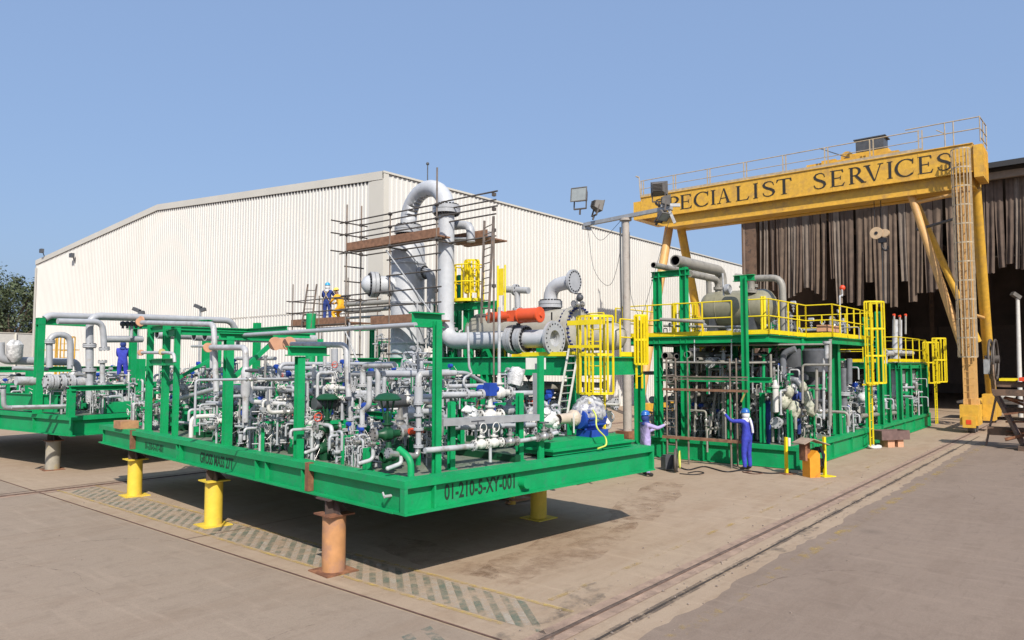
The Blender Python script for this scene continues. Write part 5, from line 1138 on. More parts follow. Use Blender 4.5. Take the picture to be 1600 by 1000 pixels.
# big flanged line near the middle
o = pipe(lk, [lp(70, 597, 1.2), lp(120, 598, 1.2), lp(141, 596, 1.2), lp(142, 580, 1.2)], .14, LGREY, '', 18, .4)
for x in (75, 84, 96, 110): put('fl_pale', lk, lp(x, 597, 1.2), (1, 0, 0), sc=.125)
for x, y in ((182, 628), (202, 627)): put('fl_pale', lk, lp(x, y, 1.6), (1, 0, 0), sc=.16)
pipe(lk, [lp(176, 628, 1.6), lp(224, 625, 1.6)], .15, LGREY, '', 16)
pipe(lk, [lp(160, 530, 2.4), lp(222, 530, 2.4)], .11, GREY, '', 14); pipe(lk, [lp(205, 528, 2.2), lp(206, 505, 2.2)], .05, GREY, '')
for k in range(5): q = lp(192 + k * 7, 506, 2.2); b = MB(); b.ball(q, .09); b.cyl(q, q - Vector((0, 0, .15)), .04, n=6); b.build('vent_valve', DGREY, lk)
q = lp(219, 502, .7); b = MB(); b.cyl(q, q + Vector((.05, 0, 0)), .16, n=16); b.build('flange_cover', PEACH, lk)
b = MB(); b.bb((.7, 3.3, 1.65), (3.3, 4.3, 1.8)); b.bb((1.2, .5, 1.65), (4, 1.0, 1.95)); b.bb((3.9, 5.1, 1.65), (5.2, 6.4, 2.25)); b.build('equipment_plinth', GREEN, lk)
q = lp(22, 555, 3.0); b = MB(); b.lathe([(0, .08), (.15, .2), (.5, .22), (.65, .1)], q - Vector((0, 0, .2)), UP, 12); shell_noise(b, .02); b.build('wrapped_instrument', FILM, lk)
rr = random.Random(31)
manifolds(lk, 34, (.4, 6.5), (.4, 8), 1.65, rr, None, (.8, 1.2))
for k in range(30): riser(lk, Vector((rr.uniform(.4, 6.5), rr.uniform(.5, 8), 1.65)), rr.uniform(.4, 1.25), rr)
for k in range(8): support(lk, rr.uniform(.8, 6), rr.uniform(1, 8), rr.uniform(.3, .9), 1.65)
yl = empty('yellow_access_ladder', at(101, 600, Y=33), 0, 'thin yellow caged ladder against the warehouse wall beyond the left skid', 'ladder'); yl.location.z = 0
ladder(yl, (0, 0, 0), (0, 0, 4.3), .5, CRANE, (1, 0, 0), (2.2, 4.3, .4), (0, -1, 0))
b = MB(); b.bb((-1.5, .3, 3.0), (.4, .36, 3.06)); b.bb((-1.5, .3, 3.7), (.4, .36, 3.74)); b.build('handrail', CRANE, yl)
for (x, y, h, lab) in ((217, 486, 5.6, 'small dark floodlight on a pole in front of the warehouse, above the blue coverall worker'), (313, 481, 5.9, 'small dark floodlight cluster on a pole above the open pipe ends')):
    c = at(x, y, Y=31); f = empty('yard_floodlight', (c.x, c.y, 0), 0, lab, 'floodlight', 'small floodlights near the warehouse'); b = MB(); b.cyl((0, 0, 0), (0, 0, c.z), .05, n=8); b.build('pole', PLATE, f)
    b = MB(); b.box((-.1, 0, c.z + .05), (.3, .2, .14), Matrix.Rotation(.4, 3, 'Y')); b.box((.12, 0, c.z - .08), (.2, .2, .14), Matrix.Rotation(-.3, 3, 'Y')); b.build('lamp_housing', DGREY, f)
wb = MF.root('banner', 'white banner with blue lettering fixed behind the worker in blue', 'sign') if False else None
# ================================================================== FLOODLIGHT MAST
mx_ = at(979, 500, Y=24); ms = empty('floodlight_mast', (mx_.x, mx_.y, 0), R(-35), 'weathered grey mast with a cross arm in front of the yellow cages', 'mast')
zt = at(979, 345, Y=24).z; b = MB(); b.cyl((0, 0, 0), (0, 0, 3.0), .145, n=18); b.cyl((0, 0, 3.0), (0, 0, zt), .135, .12, 18); b.cyl((0, 0, zt), (0, 0, zt + .08), .2, n=14); b.build('pole', CONCP, ms)
b = MB(); b.bb((-.28, -.28, 0), (.28, .28, .9)); b.build('footing', RUST, ms)
# arm runs left-away to right-near
aL = at(912, 340, Y=25.4); aR = at(1046, 340, Y=22.6)
ms.rotation_euler = (0, 0, math.atan2(aR.y - aL.y, aR.x - aL.x)); half = (aR - aL).length / 2
b = MB(); b.bar((-half, 0, zt + .14), (half, 0, zt + .14), .14, .12); b.bar((-half, -.1, zt + .02), (-half, .3, zt + .02), .1, .1); b.bar((half - .3, -.15, zt + .24), (half + .1, .3, zt + .24), .1, .1); b.bar((half - .1, 0, zt + .1), (half + .05, .1, zt - .35), .09, .09); b.build('cross_arm', PLATE, ms)
b = MB(); b.tube([(-half + .1, .05, zt), (-half + .35, .05, zt - 1.6), (-half * .4, .05, zt - 2.3), (-.25, 0, zt - 1.2), (-.17, 0, zt)], .008, 5, .7); b.tube([(-half + .3, -.05, zt), (-half * .6, -.05, zt - .65), (-.2, -.05, zt)], .008, 5, .5); b.tube([(.17, 0, zt - .4), (.15, .02, zt - 2.6), (.6, 0, zt - 3.4), (half, 0, zt)], .008, 5, 1.0)
b.tube([(-.16, -.08, zt - .2), (-.17, -.08, zt - 1), (-.14, -.1, zt - 2.4), (-.17, -.05, zt - 4)], .03, 6); b.build('cable', DGREY, ms)
LENS = mat('lamp_glass', (.30, .33, .33), .12, var=.1); HSG = mat('lamp_housing_grey', (.14, .13, .12), .55, var=.2)
def flood(px, py, Y, yaw, pitch, s, label):
    c = at(px, py, Y=Y); f = empty('floodlight', c, 0, label, 'floodlight', 'floodlights on the mast arm'); f.rotation_euler = (R(pitch), 0, R(yaw)); b = MB()
    b.add([(-.3 * s, -.16 * s, -.25 * s), (.3 * s, -.16 * s, -.25 * s), (.3 * s, -.16 * s, .25 * s), (-.3 * s, -.16 * s, .25 * s), (-.2 * s, .2 * s, -.15 * s), (.2 * s, .2 * s, -.15 * s), (.2 * s, .2 * s, .17 * s), (-.2 * s, .2 * s, .17 * s)], [(0, 3, 2, 1), (4, 5, 6, 7), (0, 1, 5, 4), (3, 7, 6, 2), (0, 4, 7, 3), (1, 2, 6, 5)])
    b.bb((-.32 * s, -.19 * s, -.27 * s), (.32 * s, -.161 * s, -.24 * s)); b.bb((-.32 * s, -.19 * s, .24 * s), (.32 * s, -.161 * s, .27 * s)); b.bb((-.32 * s, -.19 * s, -.239 * s), (-.29 * s, -.161 * s, .239 * s)); b.bb((.29 * s, -.19 * s, -.239 * s), (.32 * s, -.161 * s, .239 * s))
    for k in range(6): b.bb((-.18 * s, .19 * s, (-.12 + k * .05) * s), (.18 * s, .26 * s, (-.105 + k * .05) * s))
    b.build('housing', HSG, f); b = MB(); b.bb((-.285 * s, -.175 * s, -.235 * s), (.285 * s, -.165 * s, .235 * s)); b.build('lens', LENS, f)
    b = MB()
    for sx in (-1, 1): b.bar((sx * .24 * s, 0, 0), (sx * .24 * s, .02, -.5 * s), .03, .05)
    b.bar((-.25 * s, .02, -.5 * s), (.25 * s, .02, -.5 * s), .06, .04); b.bar((0, .02, -.5 * s), (0, .03, -.72 * s), .05, .05); b.build('bracket', DTUBE, f)
flood(907, 306, 25.3, -28, -8, .95, 'large floodlight facing the camera on the left end of the mast arm')
flood(933, 321, 24.9, 110, 15, .75, 'smaller floodlight turned away, second from the left on the mast arm')
flood(1029, 294, 22.9, 160, -6, .85, 'floodlight turned away on the right end of the mast arm, the topmost one')
flood(1036, 336, 22.7, 30, 50, .6, 'drooping dark floodlight under the right end of the mast arm')
flood(1041, 314, 22.7, 80, 5, .65, 'small floodlight below the topmost one, in front of the crane lettering')
# ================================================================== TWO-LEVEL MODULE ON THE RIGHT
fm_ = YF.root('two_level_module', 'green two level process module with yellow railed deck and olive vessel', 'process module')
F = Rig(YF, fm_)
base_frame(fm_, 9.6, 6.6, .015, .66, [1.55, 3.4, 5.6, 7.5], [1.6, 3.0, 4.4], band=.12)
b = MB(); b.bb((1.5, -.03, .05), (1.58, .0, .72)); b.bb((1.68, -.03, .05), (1.76, .0, .72)); b.bb((1.4, -.012, .2), (1.85, -.001, .6)); b.build('lifting_lug', GREEN, fm_)
ZD = 3.97; ft = {}
for k, (x, y, t, w_) in enumerate([(1030, 683, 427, .30), (1072, 686, 417, .30), (1167, 695, 431, .23), (1309, 679, 521, .32)]):
    ft[k] = F.post(x, y, t, w_, z=.66)
for (u, v, t) in ((4.6, 3.2, ZD), (4.6, 6.2, ZD), (8.6, .2, 4.9), (8.6, 6.2, ZD), (2.4, 5.8, ZD), (2.6, 3, ZD), (3.0, .9, ZD), (6.6, 3, ZD), (1.2, 2.6, 2.6), (1.6, 1.2, 1.6), (.7, .5, 1.7), (.6, 1.3, 2.2), (2.2, .3, 2.3)):
    b = MB(); w_ = .2 if t > 3 else .14; b.ibeam((u, v, .66), (u, v, t), w_, w_, .02, up=(0, 1, 0)); b.build('post', GREEN, fm_)
b = MB(); zz = ZD - .11
for (a, c) in (((0, 6.4), (0, .85)), ((0, .85), (3.4, .85)), ((3.4, .85), (3.4, 0)), ((3.4, 0), (8.8, 0)), ((8.8, 0), (8.8, 6.4)), ((0, 6.4), (8.8, 6.4)), ((4.6, .1), (4.6, 6.3))): b.ibeam((*a, zz), (*c, zz), .16, .22, .02)
for v in (1.9, 3.1, 4.6): b.ibeam((.1, v, zz - .02), (8.7, v, zz - .02), .12, .18, .02)
a, c = ft[0], ft[1]; b.ibeam((a.x, a.y + .2, a.z - .05), (c.x, c.y - .2, a.z - .05), .2, .2); a = ft[2]; b.ibeam((a.x + .1, a.y + .35, a.z - .05), (a.x + .1, a.y - .3, a.z - .05), .2, .18)
b.ibeam((0.1, 4.63, 2.6), (.1, .8, 2.6), .14, .16); b.ibeam((.2, 1.0, 2.3), (4.2, .6, 2.3), .14, .16)
b.build('deck_beam', GREEN, fm_)
b = MB(); b.bb((.05, .9, ZD), (3.35, 6.3, ZD + .03)); b.bb((3.36, .05, ZD), (8.7, 6.3, ZD + .03)); b.build('grating', DECK, fm_)
z = ZD + .01
rail_run(fm_, [(-.05, 5.9, z), (-.05, 1.95, z)]); rail_run(fm_, [(-.05, 1.55, z), (-.05, .8, z), (3.35, .8, z), (3.35, -.05, z), (8.5, -.05, z)]); rail_run(fm_, [(5.7, 6.3, z), (8.7, 6.3, z), (8.7, .1, z)]); rail_run(fm_, [(.2, 6.3, z), (3, 6.3, z)])
b = MB(); b.bb((-.06, .79, z + .01), (-.04, 5.9, z + .09)); b.bb((3.34, -.06, z), (3.36, .79, z + .12)); b.bb((3.36, -.06, z), (5.9, -.04, z + .12)); b.build('toe_plate', YEL, fm_)
# yellow cages at the back of the upper deck
for x in (1062, 1078): q = F.P(x, 475, u=4.5); ladder(fm_, (4.5, q.y, ZD), (4.5, q.y, q.z), .4, YEL, (0, 1, 0), (ZD + .2, q.z, .3), (-1, 0, 0))
for x in (1190, 1194): q = F.P(x, 463, u=.6); b = MB(); b.cyl((q.x, q.y, ZD), q, .05, n=8); b.build('guard_post', YEL, fm_)
# olive vessel
uc = 2.2; va = F.P(1096, 482, u=uc).y; vb = F.P(1214, 482, u=uc).y; zv = F.P(1140, 482, u=uc).z; r = .60; Lv = va - vb
b = MB(); b.lathe([(0, 0), (.03, r * .35), (.1, r * .62), (.2, r * .85), (.32, r * .97), (.42, r), (Lv - .42, r), (Lv - .32, r * .97), (Lv - .2, r * .85), (Lv - .1, r * .62), (Lv - .03, r * .35), (Lv, 0)], (uc, va, zv), (0, -1, 0), 32); b.build('vessel', OLIVE, fm_)
for t in (.6, Lv - .7): b = MB(); b.bb((uc - .5, va - t - .1, ZD + .03), (uc + .5, va - t + .1, zv - .35)); b.build('saddle', DGREY, fm_)
for t in (.3, 1.5): b = MB(); b.torus((uc, va - .45 - t, zv), (0, 1, 0), r + .005, .012, 32, 4); b.build('vessel_strap', OLIVE, fm_)
for (x, s) in ((1122, .09), (1176, .1), (1160, .06)): q = F.P(x, 453, u=uc); put('fl_taupe', fm_, (uc, q.y, zv + r + .12), UP, sc=s); b = MB(); b.cyl((uc, q.y, zv + r - .1), (uc, q.y, zv + r + .12), s, n=12); b.build('nozzle', DPIPE, fm_)
# big pipes over the top
a = F.P(1055, 407, u=-.25); e = F.P(1127, 424, v=a.y)
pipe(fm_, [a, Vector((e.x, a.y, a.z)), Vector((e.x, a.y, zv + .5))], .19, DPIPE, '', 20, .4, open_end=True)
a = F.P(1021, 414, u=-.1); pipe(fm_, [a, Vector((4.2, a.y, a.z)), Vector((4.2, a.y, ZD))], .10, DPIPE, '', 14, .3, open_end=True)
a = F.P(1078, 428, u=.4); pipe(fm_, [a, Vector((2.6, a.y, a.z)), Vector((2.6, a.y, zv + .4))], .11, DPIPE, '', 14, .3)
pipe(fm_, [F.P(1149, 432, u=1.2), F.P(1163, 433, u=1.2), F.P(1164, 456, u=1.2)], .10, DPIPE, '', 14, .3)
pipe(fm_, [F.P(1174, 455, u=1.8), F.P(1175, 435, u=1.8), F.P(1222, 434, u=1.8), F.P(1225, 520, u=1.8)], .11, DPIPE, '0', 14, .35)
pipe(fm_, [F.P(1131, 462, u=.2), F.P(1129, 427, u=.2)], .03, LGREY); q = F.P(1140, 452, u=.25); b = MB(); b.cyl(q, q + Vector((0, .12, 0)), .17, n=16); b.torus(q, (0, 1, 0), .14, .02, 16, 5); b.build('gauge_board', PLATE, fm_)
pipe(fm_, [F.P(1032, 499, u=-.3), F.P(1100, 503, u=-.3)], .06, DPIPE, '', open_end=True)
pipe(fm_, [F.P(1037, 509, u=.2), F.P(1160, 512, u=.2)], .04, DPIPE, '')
# upper deck details
rr = random.Random(9)
for k in range(18): riser(fm_, Vector((rr.uniform(2.5, 8), rr.uniform(.3, 5.8), ZD + .03)), rr.uniform(.3, .9), rr, rr.choice([DPIPE, LGREY]))
b = MB(); q = F.P(1292, 512, u=4.0); b.bb((3.5, .15, ZD + .2), (4.9, .5, ZD + .42)); b.build('peach_cover', PEACH, fm_)
q = F.P(1312, 462, u=4.8); pipe(fm_, [(q.x, q.y, ZD), q, q + Vector((.3, 0, 0)), q + Vector((.3, 0, .3))], .03, LGREY); b = MB(); b.ball(q + Vector((.35, 0, .3)), .1); b.build('vent_valve', RED, fm_)
# pipe rack under the deck, left bay
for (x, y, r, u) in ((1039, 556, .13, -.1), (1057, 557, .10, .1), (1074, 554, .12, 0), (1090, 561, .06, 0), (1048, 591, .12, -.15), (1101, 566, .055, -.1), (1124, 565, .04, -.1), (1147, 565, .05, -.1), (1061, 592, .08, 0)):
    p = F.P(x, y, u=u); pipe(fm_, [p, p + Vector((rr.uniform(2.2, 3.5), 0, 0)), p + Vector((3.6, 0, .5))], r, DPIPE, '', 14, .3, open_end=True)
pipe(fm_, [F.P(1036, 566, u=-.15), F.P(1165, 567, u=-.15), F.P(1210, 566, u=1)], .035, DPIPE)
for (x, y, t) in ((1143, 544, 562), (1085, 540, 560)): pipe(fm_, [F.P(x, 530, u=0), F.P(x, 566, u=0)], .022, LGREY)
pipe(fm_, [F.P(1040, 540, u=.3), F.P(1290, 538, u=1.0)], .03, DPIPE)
# dark tanks and S pipe, right bay
for (x, y0, y1, u, r) in ((1273, 545, 588, 2.2, .38), (1240, 545, 600, 3.2, .45), (1262, 605, 650, 3.4, .3)):
    a = F.P(x, y0, u=u); c = F.P(x, y1, u=u); b = MB(); b.lathe([(0, 0), (.0, r * .85), (.06, r), ((a.z - c.z) - .15, r), ((a.z - c.z), r * .5), (a.z - c.z + .05, 0)], (a.x, a.y, a.z), (0, 0, -1), 22); b.build('tank', DGREY, fm_)
pipe(fm_, [F.P(1243, 545, u=1.2), F.P(1223, 552, u=1.2), F.P(1224, 592, u=1.2), F.P(1247, 594, u=1.2), F.P(1254, 612, u=1.2)], .10, mat('slate_pipe', (.16, .17, .19), .4, var=.15), '', 14, .3)
pipe(fm_, [F.P(1254, 630, u=.6), F.P(1254, 570, u=.6), F.P(1297, 570, u=.6)], .035, DPIPE, bend=.1)
for (x, y0, y1, m, r) in ((1276, 575, 640, DPIPE, .045), (1287, 560, 655, LGREY, .04), (1297, 530, 665, DPIPE, .05), (1292, 535, 560, LGREY, .07), (1216, 570, 640, LGREY, .02), (1176, 545, 615, LGREY, .025), (1193, 555, 610, GREEN, .05), (1318, 575, 655, MATS['slate_pipe'], .13), (1327, 560, 600, MATS['slate_pipe'], .1)):
    pipe(fm_, [F.P(x, y0, u=.7 if x < 1310 else 5.6), F.P(x, y1, u=.7 if x < 1310 else 5.6)], r, m, rr.choice(['', '0', 'm']))
# white filter housing and wrapped valves where the men work
q = F.P(1212, 645, u=.5); b = MB(); b.lathe([(0, .05), (.03, .09), (.75, .09), (.76, .12), (.82, .12), (.83, .08), (1.0, .05)], q, UP, 16); b.build('filter_housing', WHITE, fm_)
for (x, y, r) in ((1225, 625, .22), (1233, 612, .15), (1262, 622, .18), (1268, 638, .18), (1255, 605, .12), (1240, 640, .2), (1206, 603, .13)):
    b = MB(); b.ball(F.P(x, y, u=rr.uniform(.8, 1.2)), r, 12, 8, (1, .9, 1.3)); shell_noise(b, r * .18, x); b.build('wrapped_valve', mat('canvas_wrap', (.34, .36, .27), .8, var=.3, scale=14, c2=(.62, .6, .5), c2amt=.6, c2scale=8), fm_)
manifolds(fm_, 60, (1.5, 8.8), (.3, 6), .62, rr, None, (.9, 1.5)); manifolds(fm_, 16, (1.4, 2.6), (1.6, 4.6), .62, rr, None, (.8, 1.2)); manifolds(fm_, 22, (.8, 6), (.5, 5.5), 2.1, rr, None, (1.0, 1.5)); manifolds(fm_, 12, (3.6, 8.5), (.3, 5.5), ZD + .03, rr, None, (.6, .9))
ladder(fm_, (6.4, 4.6, .7), (6.4, 4.6, 3.8), .45, YEL, (0, 1, 0), (1.6, 3.8, .5), (-1, 0, 0)); ladder(fm_, (6.6, 5.6, .7), (6.6, 5.6, 3.8), .45, YEL, (0, 1, 0), (1.4, 3.8, .5), (-1, 0, 0))
for (u, v, h0, h1, r, m) in ((3.2, 4.3, .7, 3.2, .22, TAN), (3.6, 3.4, .7, 2.9, .16, TAN), (2.6, 2.2, .7, 2.6, .2, DGREY), (5.2, 1.2, .7, 3.0, .32, DGREY), (4.0, 5.2, .7, 3.2, .3, DPIPE), (7.2, 1.0, .7, 3.3, .35, DPIPE)):
    b = MB(); b.lathe([(0, 0), (0, r * .7), (.1, r), (h1 - h0 - .15, r), (h1 - h0, r * .6), (h1 - h0 + .03, 0)], (u, v, h0), UP, 18); b.build('vertical_vessel', m, fm_)
for k in range(9):
    v = 1.0 + .5 * k; pipe(fm_, [Vector((rr.uniform(.3, 1.2), v, .7)), Vector((rr.uniform(.3, 1.2), v, rr.uniform(2.4, 3.8)))], rr.choice([.03, .04, .06]), rr.choice([DPIPE, LGREY, DPIPE]), 'm')
for k in range(44):
    u = rr.uniform(.3, 8.8); v = rr.uniform(.25, 6)
    if k < 22: u = rr.uniform(1.2, 2.4); v = rr.uniform(.3, 2.6)
    riser(fm_, Vector((u, v, .62)), rr.uniform(.4, 1.9), rr, rr.choice([DPIPE, DPIPE, LGREY, GREY]))
for k in range(12): support(fm_, rr.uniform(.4, 8), rr.uniform(.5, 6), rr.uniform(.3, 1.3), .62)
for k in range(8):
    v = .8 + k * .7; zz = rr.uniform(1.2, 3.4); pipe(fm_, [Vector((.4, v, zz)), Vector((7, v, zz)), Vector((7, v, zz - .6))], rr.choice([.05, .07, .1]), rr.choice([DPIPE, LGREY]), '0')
# caged ladder on the right side
q = F.P(1347, 700, z=.1); zl = F.P(1350, 471, v=-.25).z
ladder(fm_, (7.2, -.22, .1), (7.2, -.22, zl), .42, YEL, (1, 0, 0), (2.4, zl, .52), (0, -1, 0))
b = MB(); b.bb((6.9, -.3, 2.3), (8.0, -.02, 2.36)); b.build('landing_bracket', YEL, fm_)
pipe(fm_, [F.P(1402, 650, v=.6), F.P(1408, 640, v=.6)], .05, LGREY)
# ------------------------------------------------------------------ rear module
gm = YF.root('rear_module', 'low green process module with white pipes and yellow handrails behind the caged ladder', 'process module', o=(9.9, 0, 0))
g0 = Vector((9.9, 0, 0))
base_frame(gm, 9.6, 6.0, .015, .66, [2, 4, 6, 8], [2, 4], band=.12)
for u, t in ((3.7, 3.05), (5.7, 3.05), (7.9, 3.05), (9.3, 3.05), (.4, 5.2), (1.6, 3.1)):
    for v in (.15, 4.5): b = MB(); b.ibeam((u, v, .66), (u, v, t), .22, .22, .025, up=(0, 1, 0)); b.build('post', GREEN, gm)
b = MB()
for v in (.15, 2.3, 4.5): b.ibeam((3.6, v, 3.0), (9.5, v, 3.0), .16, .25)
for u in (3.7, 9.3): b.ibeam((u, .25, 3.0), (u, 4.4, 3.0), .16, .25)
b.build('deck_beam', GREEN, gm)
b = MB(); b.bb((3.7, .1, 3.13), (9.4, 4.4, 3.16)); b.build('grating', DECK, gm); b = MB(); b.bb((3.9, .3, 2.2), (9, .5, 2.8)); b.build('equipment_panel', PLATE, gm)
rail_run(gm, [(3.5, 4.4, 3.16), (3.5, .1, 3.16), (9.4, .1, 3.16), (9.4, 4.4, 3.16)], 1.1, YEL, 1.4)
ladder(gm, (9.9, -.2, .1), (9.9, -.2, 4.3), .45, YEL, (1, 0, 0), (2.2, 4.35, .5), (0, -1, 0)); ladder(gm, (11.6, .5, 2.3), (11.6, .5, 4.3), .45, YEL, (1, 0, 0), (2.1, 4.2, .6), (0, -1, 0))
W = Rig(YF, gm)
def gp_(x, y, v): return YF.on(x, y, v=v) - g0
pipe(gm, [gp_(1345, 640, .5), gp_(1400, 636, .5), gp_(1402, 560, .5)], .14, WHITE, '', 14, .4); pipe(gm, [gp_(1348, 628, .9), gp_(1402, 622, .9)], .17, WHITE, '', 14); pipe(gm, [gp_(1345, 650, .3), gp_(1398, 645, .3)], .09, DPIPE)
pipe(gm, [gp_(1380, 552, .4), gp_(1425, 552, .4)], .12, LGREY, '0', 12); pipe(gm, [gp_(1382, 600, .4), gp_(1382, 552, .4)], .12, LGREY); pipe(gm, [gp_(1398, 620, .4), gp_(1399, 500, .4)], .12, LGREY, 'm', 12); pipe(gm, [gp_(1407, 552, .4), gp_(1407, 500, .4)], .07, LGREY)
for x, t in ((1397, 492), (1406, 494), (1415, 492)): 
    p = gp_(x, t + 30, .4); q = gp_(x, t, .4); b = MB(); b.cyl(p, q, .045, n=8); b.build('valve_spindle', DPIPE, gm); b = MB(); b.bar(q - Vector((.2, 0, 0)), q + Vector((.2, 0, 0)), .05, .05); b.cyl(q - Vector((0, 0, .1)), q + Vector((0, 0, .05)), .05, n=8); b.build('red_handle', RED, gm)
for x, y in ((1376, 618), (1392, 618), (1352, 622)): b = MB(); b.ball(gp_(x, y, .8), .3, 12, 8, (1.2, 1, .8)); shell_noise(b, .03, x); b.build('wrapped_valve', WRAP, gm)
manifolds(gm, 34, (.3, 9), (.3, 4), .62, rr, None, (1.2, 2.0))
for k in range(22): riser(gm, Vector((rr.uniform(.3, 9), rr.uniform(.4, 4), .62)), rr.uniform(.5, 2.2), rr, rr.choice([LGREY, WHITE, DPIPE]))
# ------------------------------------------------------------------ rough scaffold frame in front of the module
rf = YF.root('ladder_scaffold', 'rusty brown tube frame and ladder standing before the two level module', 'scaffold')
Q = Rig(YF, rf); uf = -.9
def qp(x, y, u=uf): return Q.P(x, y, u=u)
b = MB(); l = [qp(1041, 560), qp(1040, 734), qp(1055, 560), qp(1056, 732)]
for a, c in ((l[0], l[1]), (l[2], l[3])): b.cyl((a.x, a.y, a.z), (a.x, a.y, .0), .03, n=7)
b.build('ladder_stile', BRNTUBE, rf); b = MB()
for k in range(12): zz = .3 + k * .27; b.cyl((l[0].x, l[0].y, zz), (l[2].x, l[2].y, zz), .018, n=6)
b.build('ladder_rung', BRNTUBE, rf)
for x, t in ((1140, 560), (1150, 560), (1074, 560)): a = qp(x, t, uf if x != 1150 else -.3); b = MB(); b.cyl((a.x, a.y, 0), (a.x, a.y, a.z), .03, n=7); b.build('standard', BRNTUBE, rf)
for y, r in ((588, .03), (592, .025), (608, .05), (682, .06)):
    a = qp(1036, y); c = qp(1168, y - 1 if y < 600 else y + 2); b = MB(); b.bar(a, (c.x, c.y, a.z), r * 2, r * 1.4); b.build('ledger' if r < .04 else 'board', BRNTUBE if r < .04 else WOOD, rf)
b = MB(); b.bar(qp(1158, 628), qp(1166, 610), .04, .04); b.build('brace', mat('ochre_tube', (.4, .33, .1), .5), rf)
# ------------------------------------------------------------------ small things on the ground
def gl(x, y, z=0): return at(x, y, z=z)
w_ = empty('welding_set', gl(1056, 738), R(20), 'dark cable reel and welding set on the ground at the foot of the brown ladder', 'welding set')
b = MB(); b.torus((0, 0, .34), (.8, -.6, 0), .3, .04, 20, 6); b.torus((.08, .1, .34), (.8, -.6, 0), .3, .035, 20, 6); b.torus((.04, .05, .34), (.8, -.6, 0), .2, .05, 20, 6)
for k in range(6): b.bar((0, 0, .34), Vector((0, 0, .34)) + Vector((.6, .8, 0)) * .3 * math.cos(k * 1.05) + Vector((0, 0, .3 * math.sin(k * 1.05))), .03, .03)
b.build('reel', DTUBE, w_); b = MB(); b.bb((-.15, .3, .05), (.2, .55, .4)); b.bb((-.12, .33, .4), (.17, .52, .45)); b.build('power_unit', DGREY, w_); b = MB(); b.torus((.1, -.05, .36), (.8, -.6, 0), .24, .02, 18, 5); b.build('yellow_hose', HOSE, w_)
def cable(pts, r, m, lab):
    o = MB().tube([gl(x, y, r) for x, y in pts], r, 6, .3).build('ground_cable', m); tag(o, lab, 'cable', 'cables on the ground before the module'); return o
cable([(1040, 722), (1075, 735), (1100, 728), (1135, 738), (1160, 734), (1200, 740), (1235, 738)], .02, BLACK, 'long black cable snaking along the foot of the two level module')
cable([(1062, 740), (1085, 742), (1103, 739), (1090, 736), (1075, 739)], .015, BLACK, 'black cable loop lying beside the welding set')
cable([(1160, 737), (1178, 741), (1196, 739), (1180, 736), (1162, 738)], .015, mat('brown_cable', (.12, .06, .04), .6), 'brown cable coil around the feet of the masked worker')
def ypost(x, y, h, box, lab):
    c = gl(x, y); e = empty('barrier_post', c, R(20), lab, 'post', 'yellow posts by the orange cabinet'); b = MB(); b.bb((-.035, -.035, .02), (.035, .035, h)); b.build('post_tube', YEL, e); b = MB(); b.bb((-.2, -.2, 0), (.2, .2, .02)); b.build('foot_plate', RUST if box else YEL, e)
    if box: b = MB(); b.bb((.04, -.06, h - .25), (.12, .06, h - .02)); b.build('socket_box', WHITE, e)
ypost(1229, 740, 1.02, True, 'thin yellow post with a white box, left of the orange cabinet'); ypost(1289, 744, 1.08, False, 'plain yellow post right of the orange cabinet')
c = gl(1268, 745); cb = empty('orange_cabinet', c, R(18), 'orange steel stand with a crooked tin roof between two yellow posts', 'cabinet')
ORG = mat('cabinet_orange', (.72, .30, .02), .5, var=.1, c2=(.35, .12, .03), c2amt=.25)
b = MB(); b.prism([(-.17, -.15, 0), (.17, -.15, 0), (.17, -.15, .62), (.08, -.15, .72), (-.17, -.15, .52)], (0, .3, 0)); b.build('body', ORG, cb)
b = MB(); b.bb((-.27, -.1, .45), (-.2, .15, .95)); b.bb((-.2, .05, .55), (.02, .15, .95)); b.build('rusty_side', RUST, cb)
b = MB(); b.bar((-.42, 0, .92), (-.1, 0, 1.05), .5, .02); b.bar((-.1, 0, 1.05), (.42, 0, .88), .52, .02); b.build('roof', mat('tin_roof', (.36, .27, .2), .7, var=.2), cb)
b = MB()
for k in range(9): b.tube([(.22 + .02 * k, -.1, .85 - .03 * k), (.3, -.15, .4), (.25 + .03 * k, .1, .08)], .014, 5, .1)
b.bb((.2, -.1, .3), (.3, .1, .5)); b.bb((.21, -.05, .65), (.33, .1, .8)); b.build('wiring', BLACK, cb)
c = gl(1390, 698); e = empty('steel_box', c, R(15), 'low brown steel tray on orange blocks beside the rear module', 'box'); b = MB()
b.bb((-.6, -.3, .28), (.65, .3, .3)); b.bb((-.6, -.3, .3), (.65, -.27, .62)); b.bb((-.6, .27, .3), (.65, .3, .62)); b.bb((-.6, -.27, .3), (-.57, .27, .62)); b.bb((.62, -.27, .3), (.65, .27, .62)); b.build('tray', mat('brown_steel', (.16, .10, .09), .6, var=.2), e); b = MB(); b.bb((-.25, -.2, 0), (.05, .2, .28)); b.bb((.2, -.2, 0), (.45, .2, .28)); b.build('block', PEACH, e)
c = gl(1367, 701); b = MB(); b.ball((0, 0, .06), .2, 12, 6, (1.3, .8, .4)); shell_noise(b, .03, 2); o = b.build('rag_bundle', WHITE); o.location = c; tag(o, 'crumpled white rag on the ground left of the brown steel tray', 'rag')
# pole with lamp at the right edge
c = gl(1592, 652); e = empty('lamp_pole', c, 0, 'white leaning pole with a dark lamp head at the right edge of the photo', 'lamp post'); tp = at(1590, 466, Y=c.y) - c; b = MB(); b.cyl((.1, 0, 0), (tp.x, 0, tp.z), .13, .1, 14); b.build('pole', WHITE, e); b = MB(); b.box((tp.x - .1, 0, tp.z + .15), (.5, .3, .22), Matrix.Rotation(.6, 3, 'Y')); b.build('lamp_head', HSG, e)
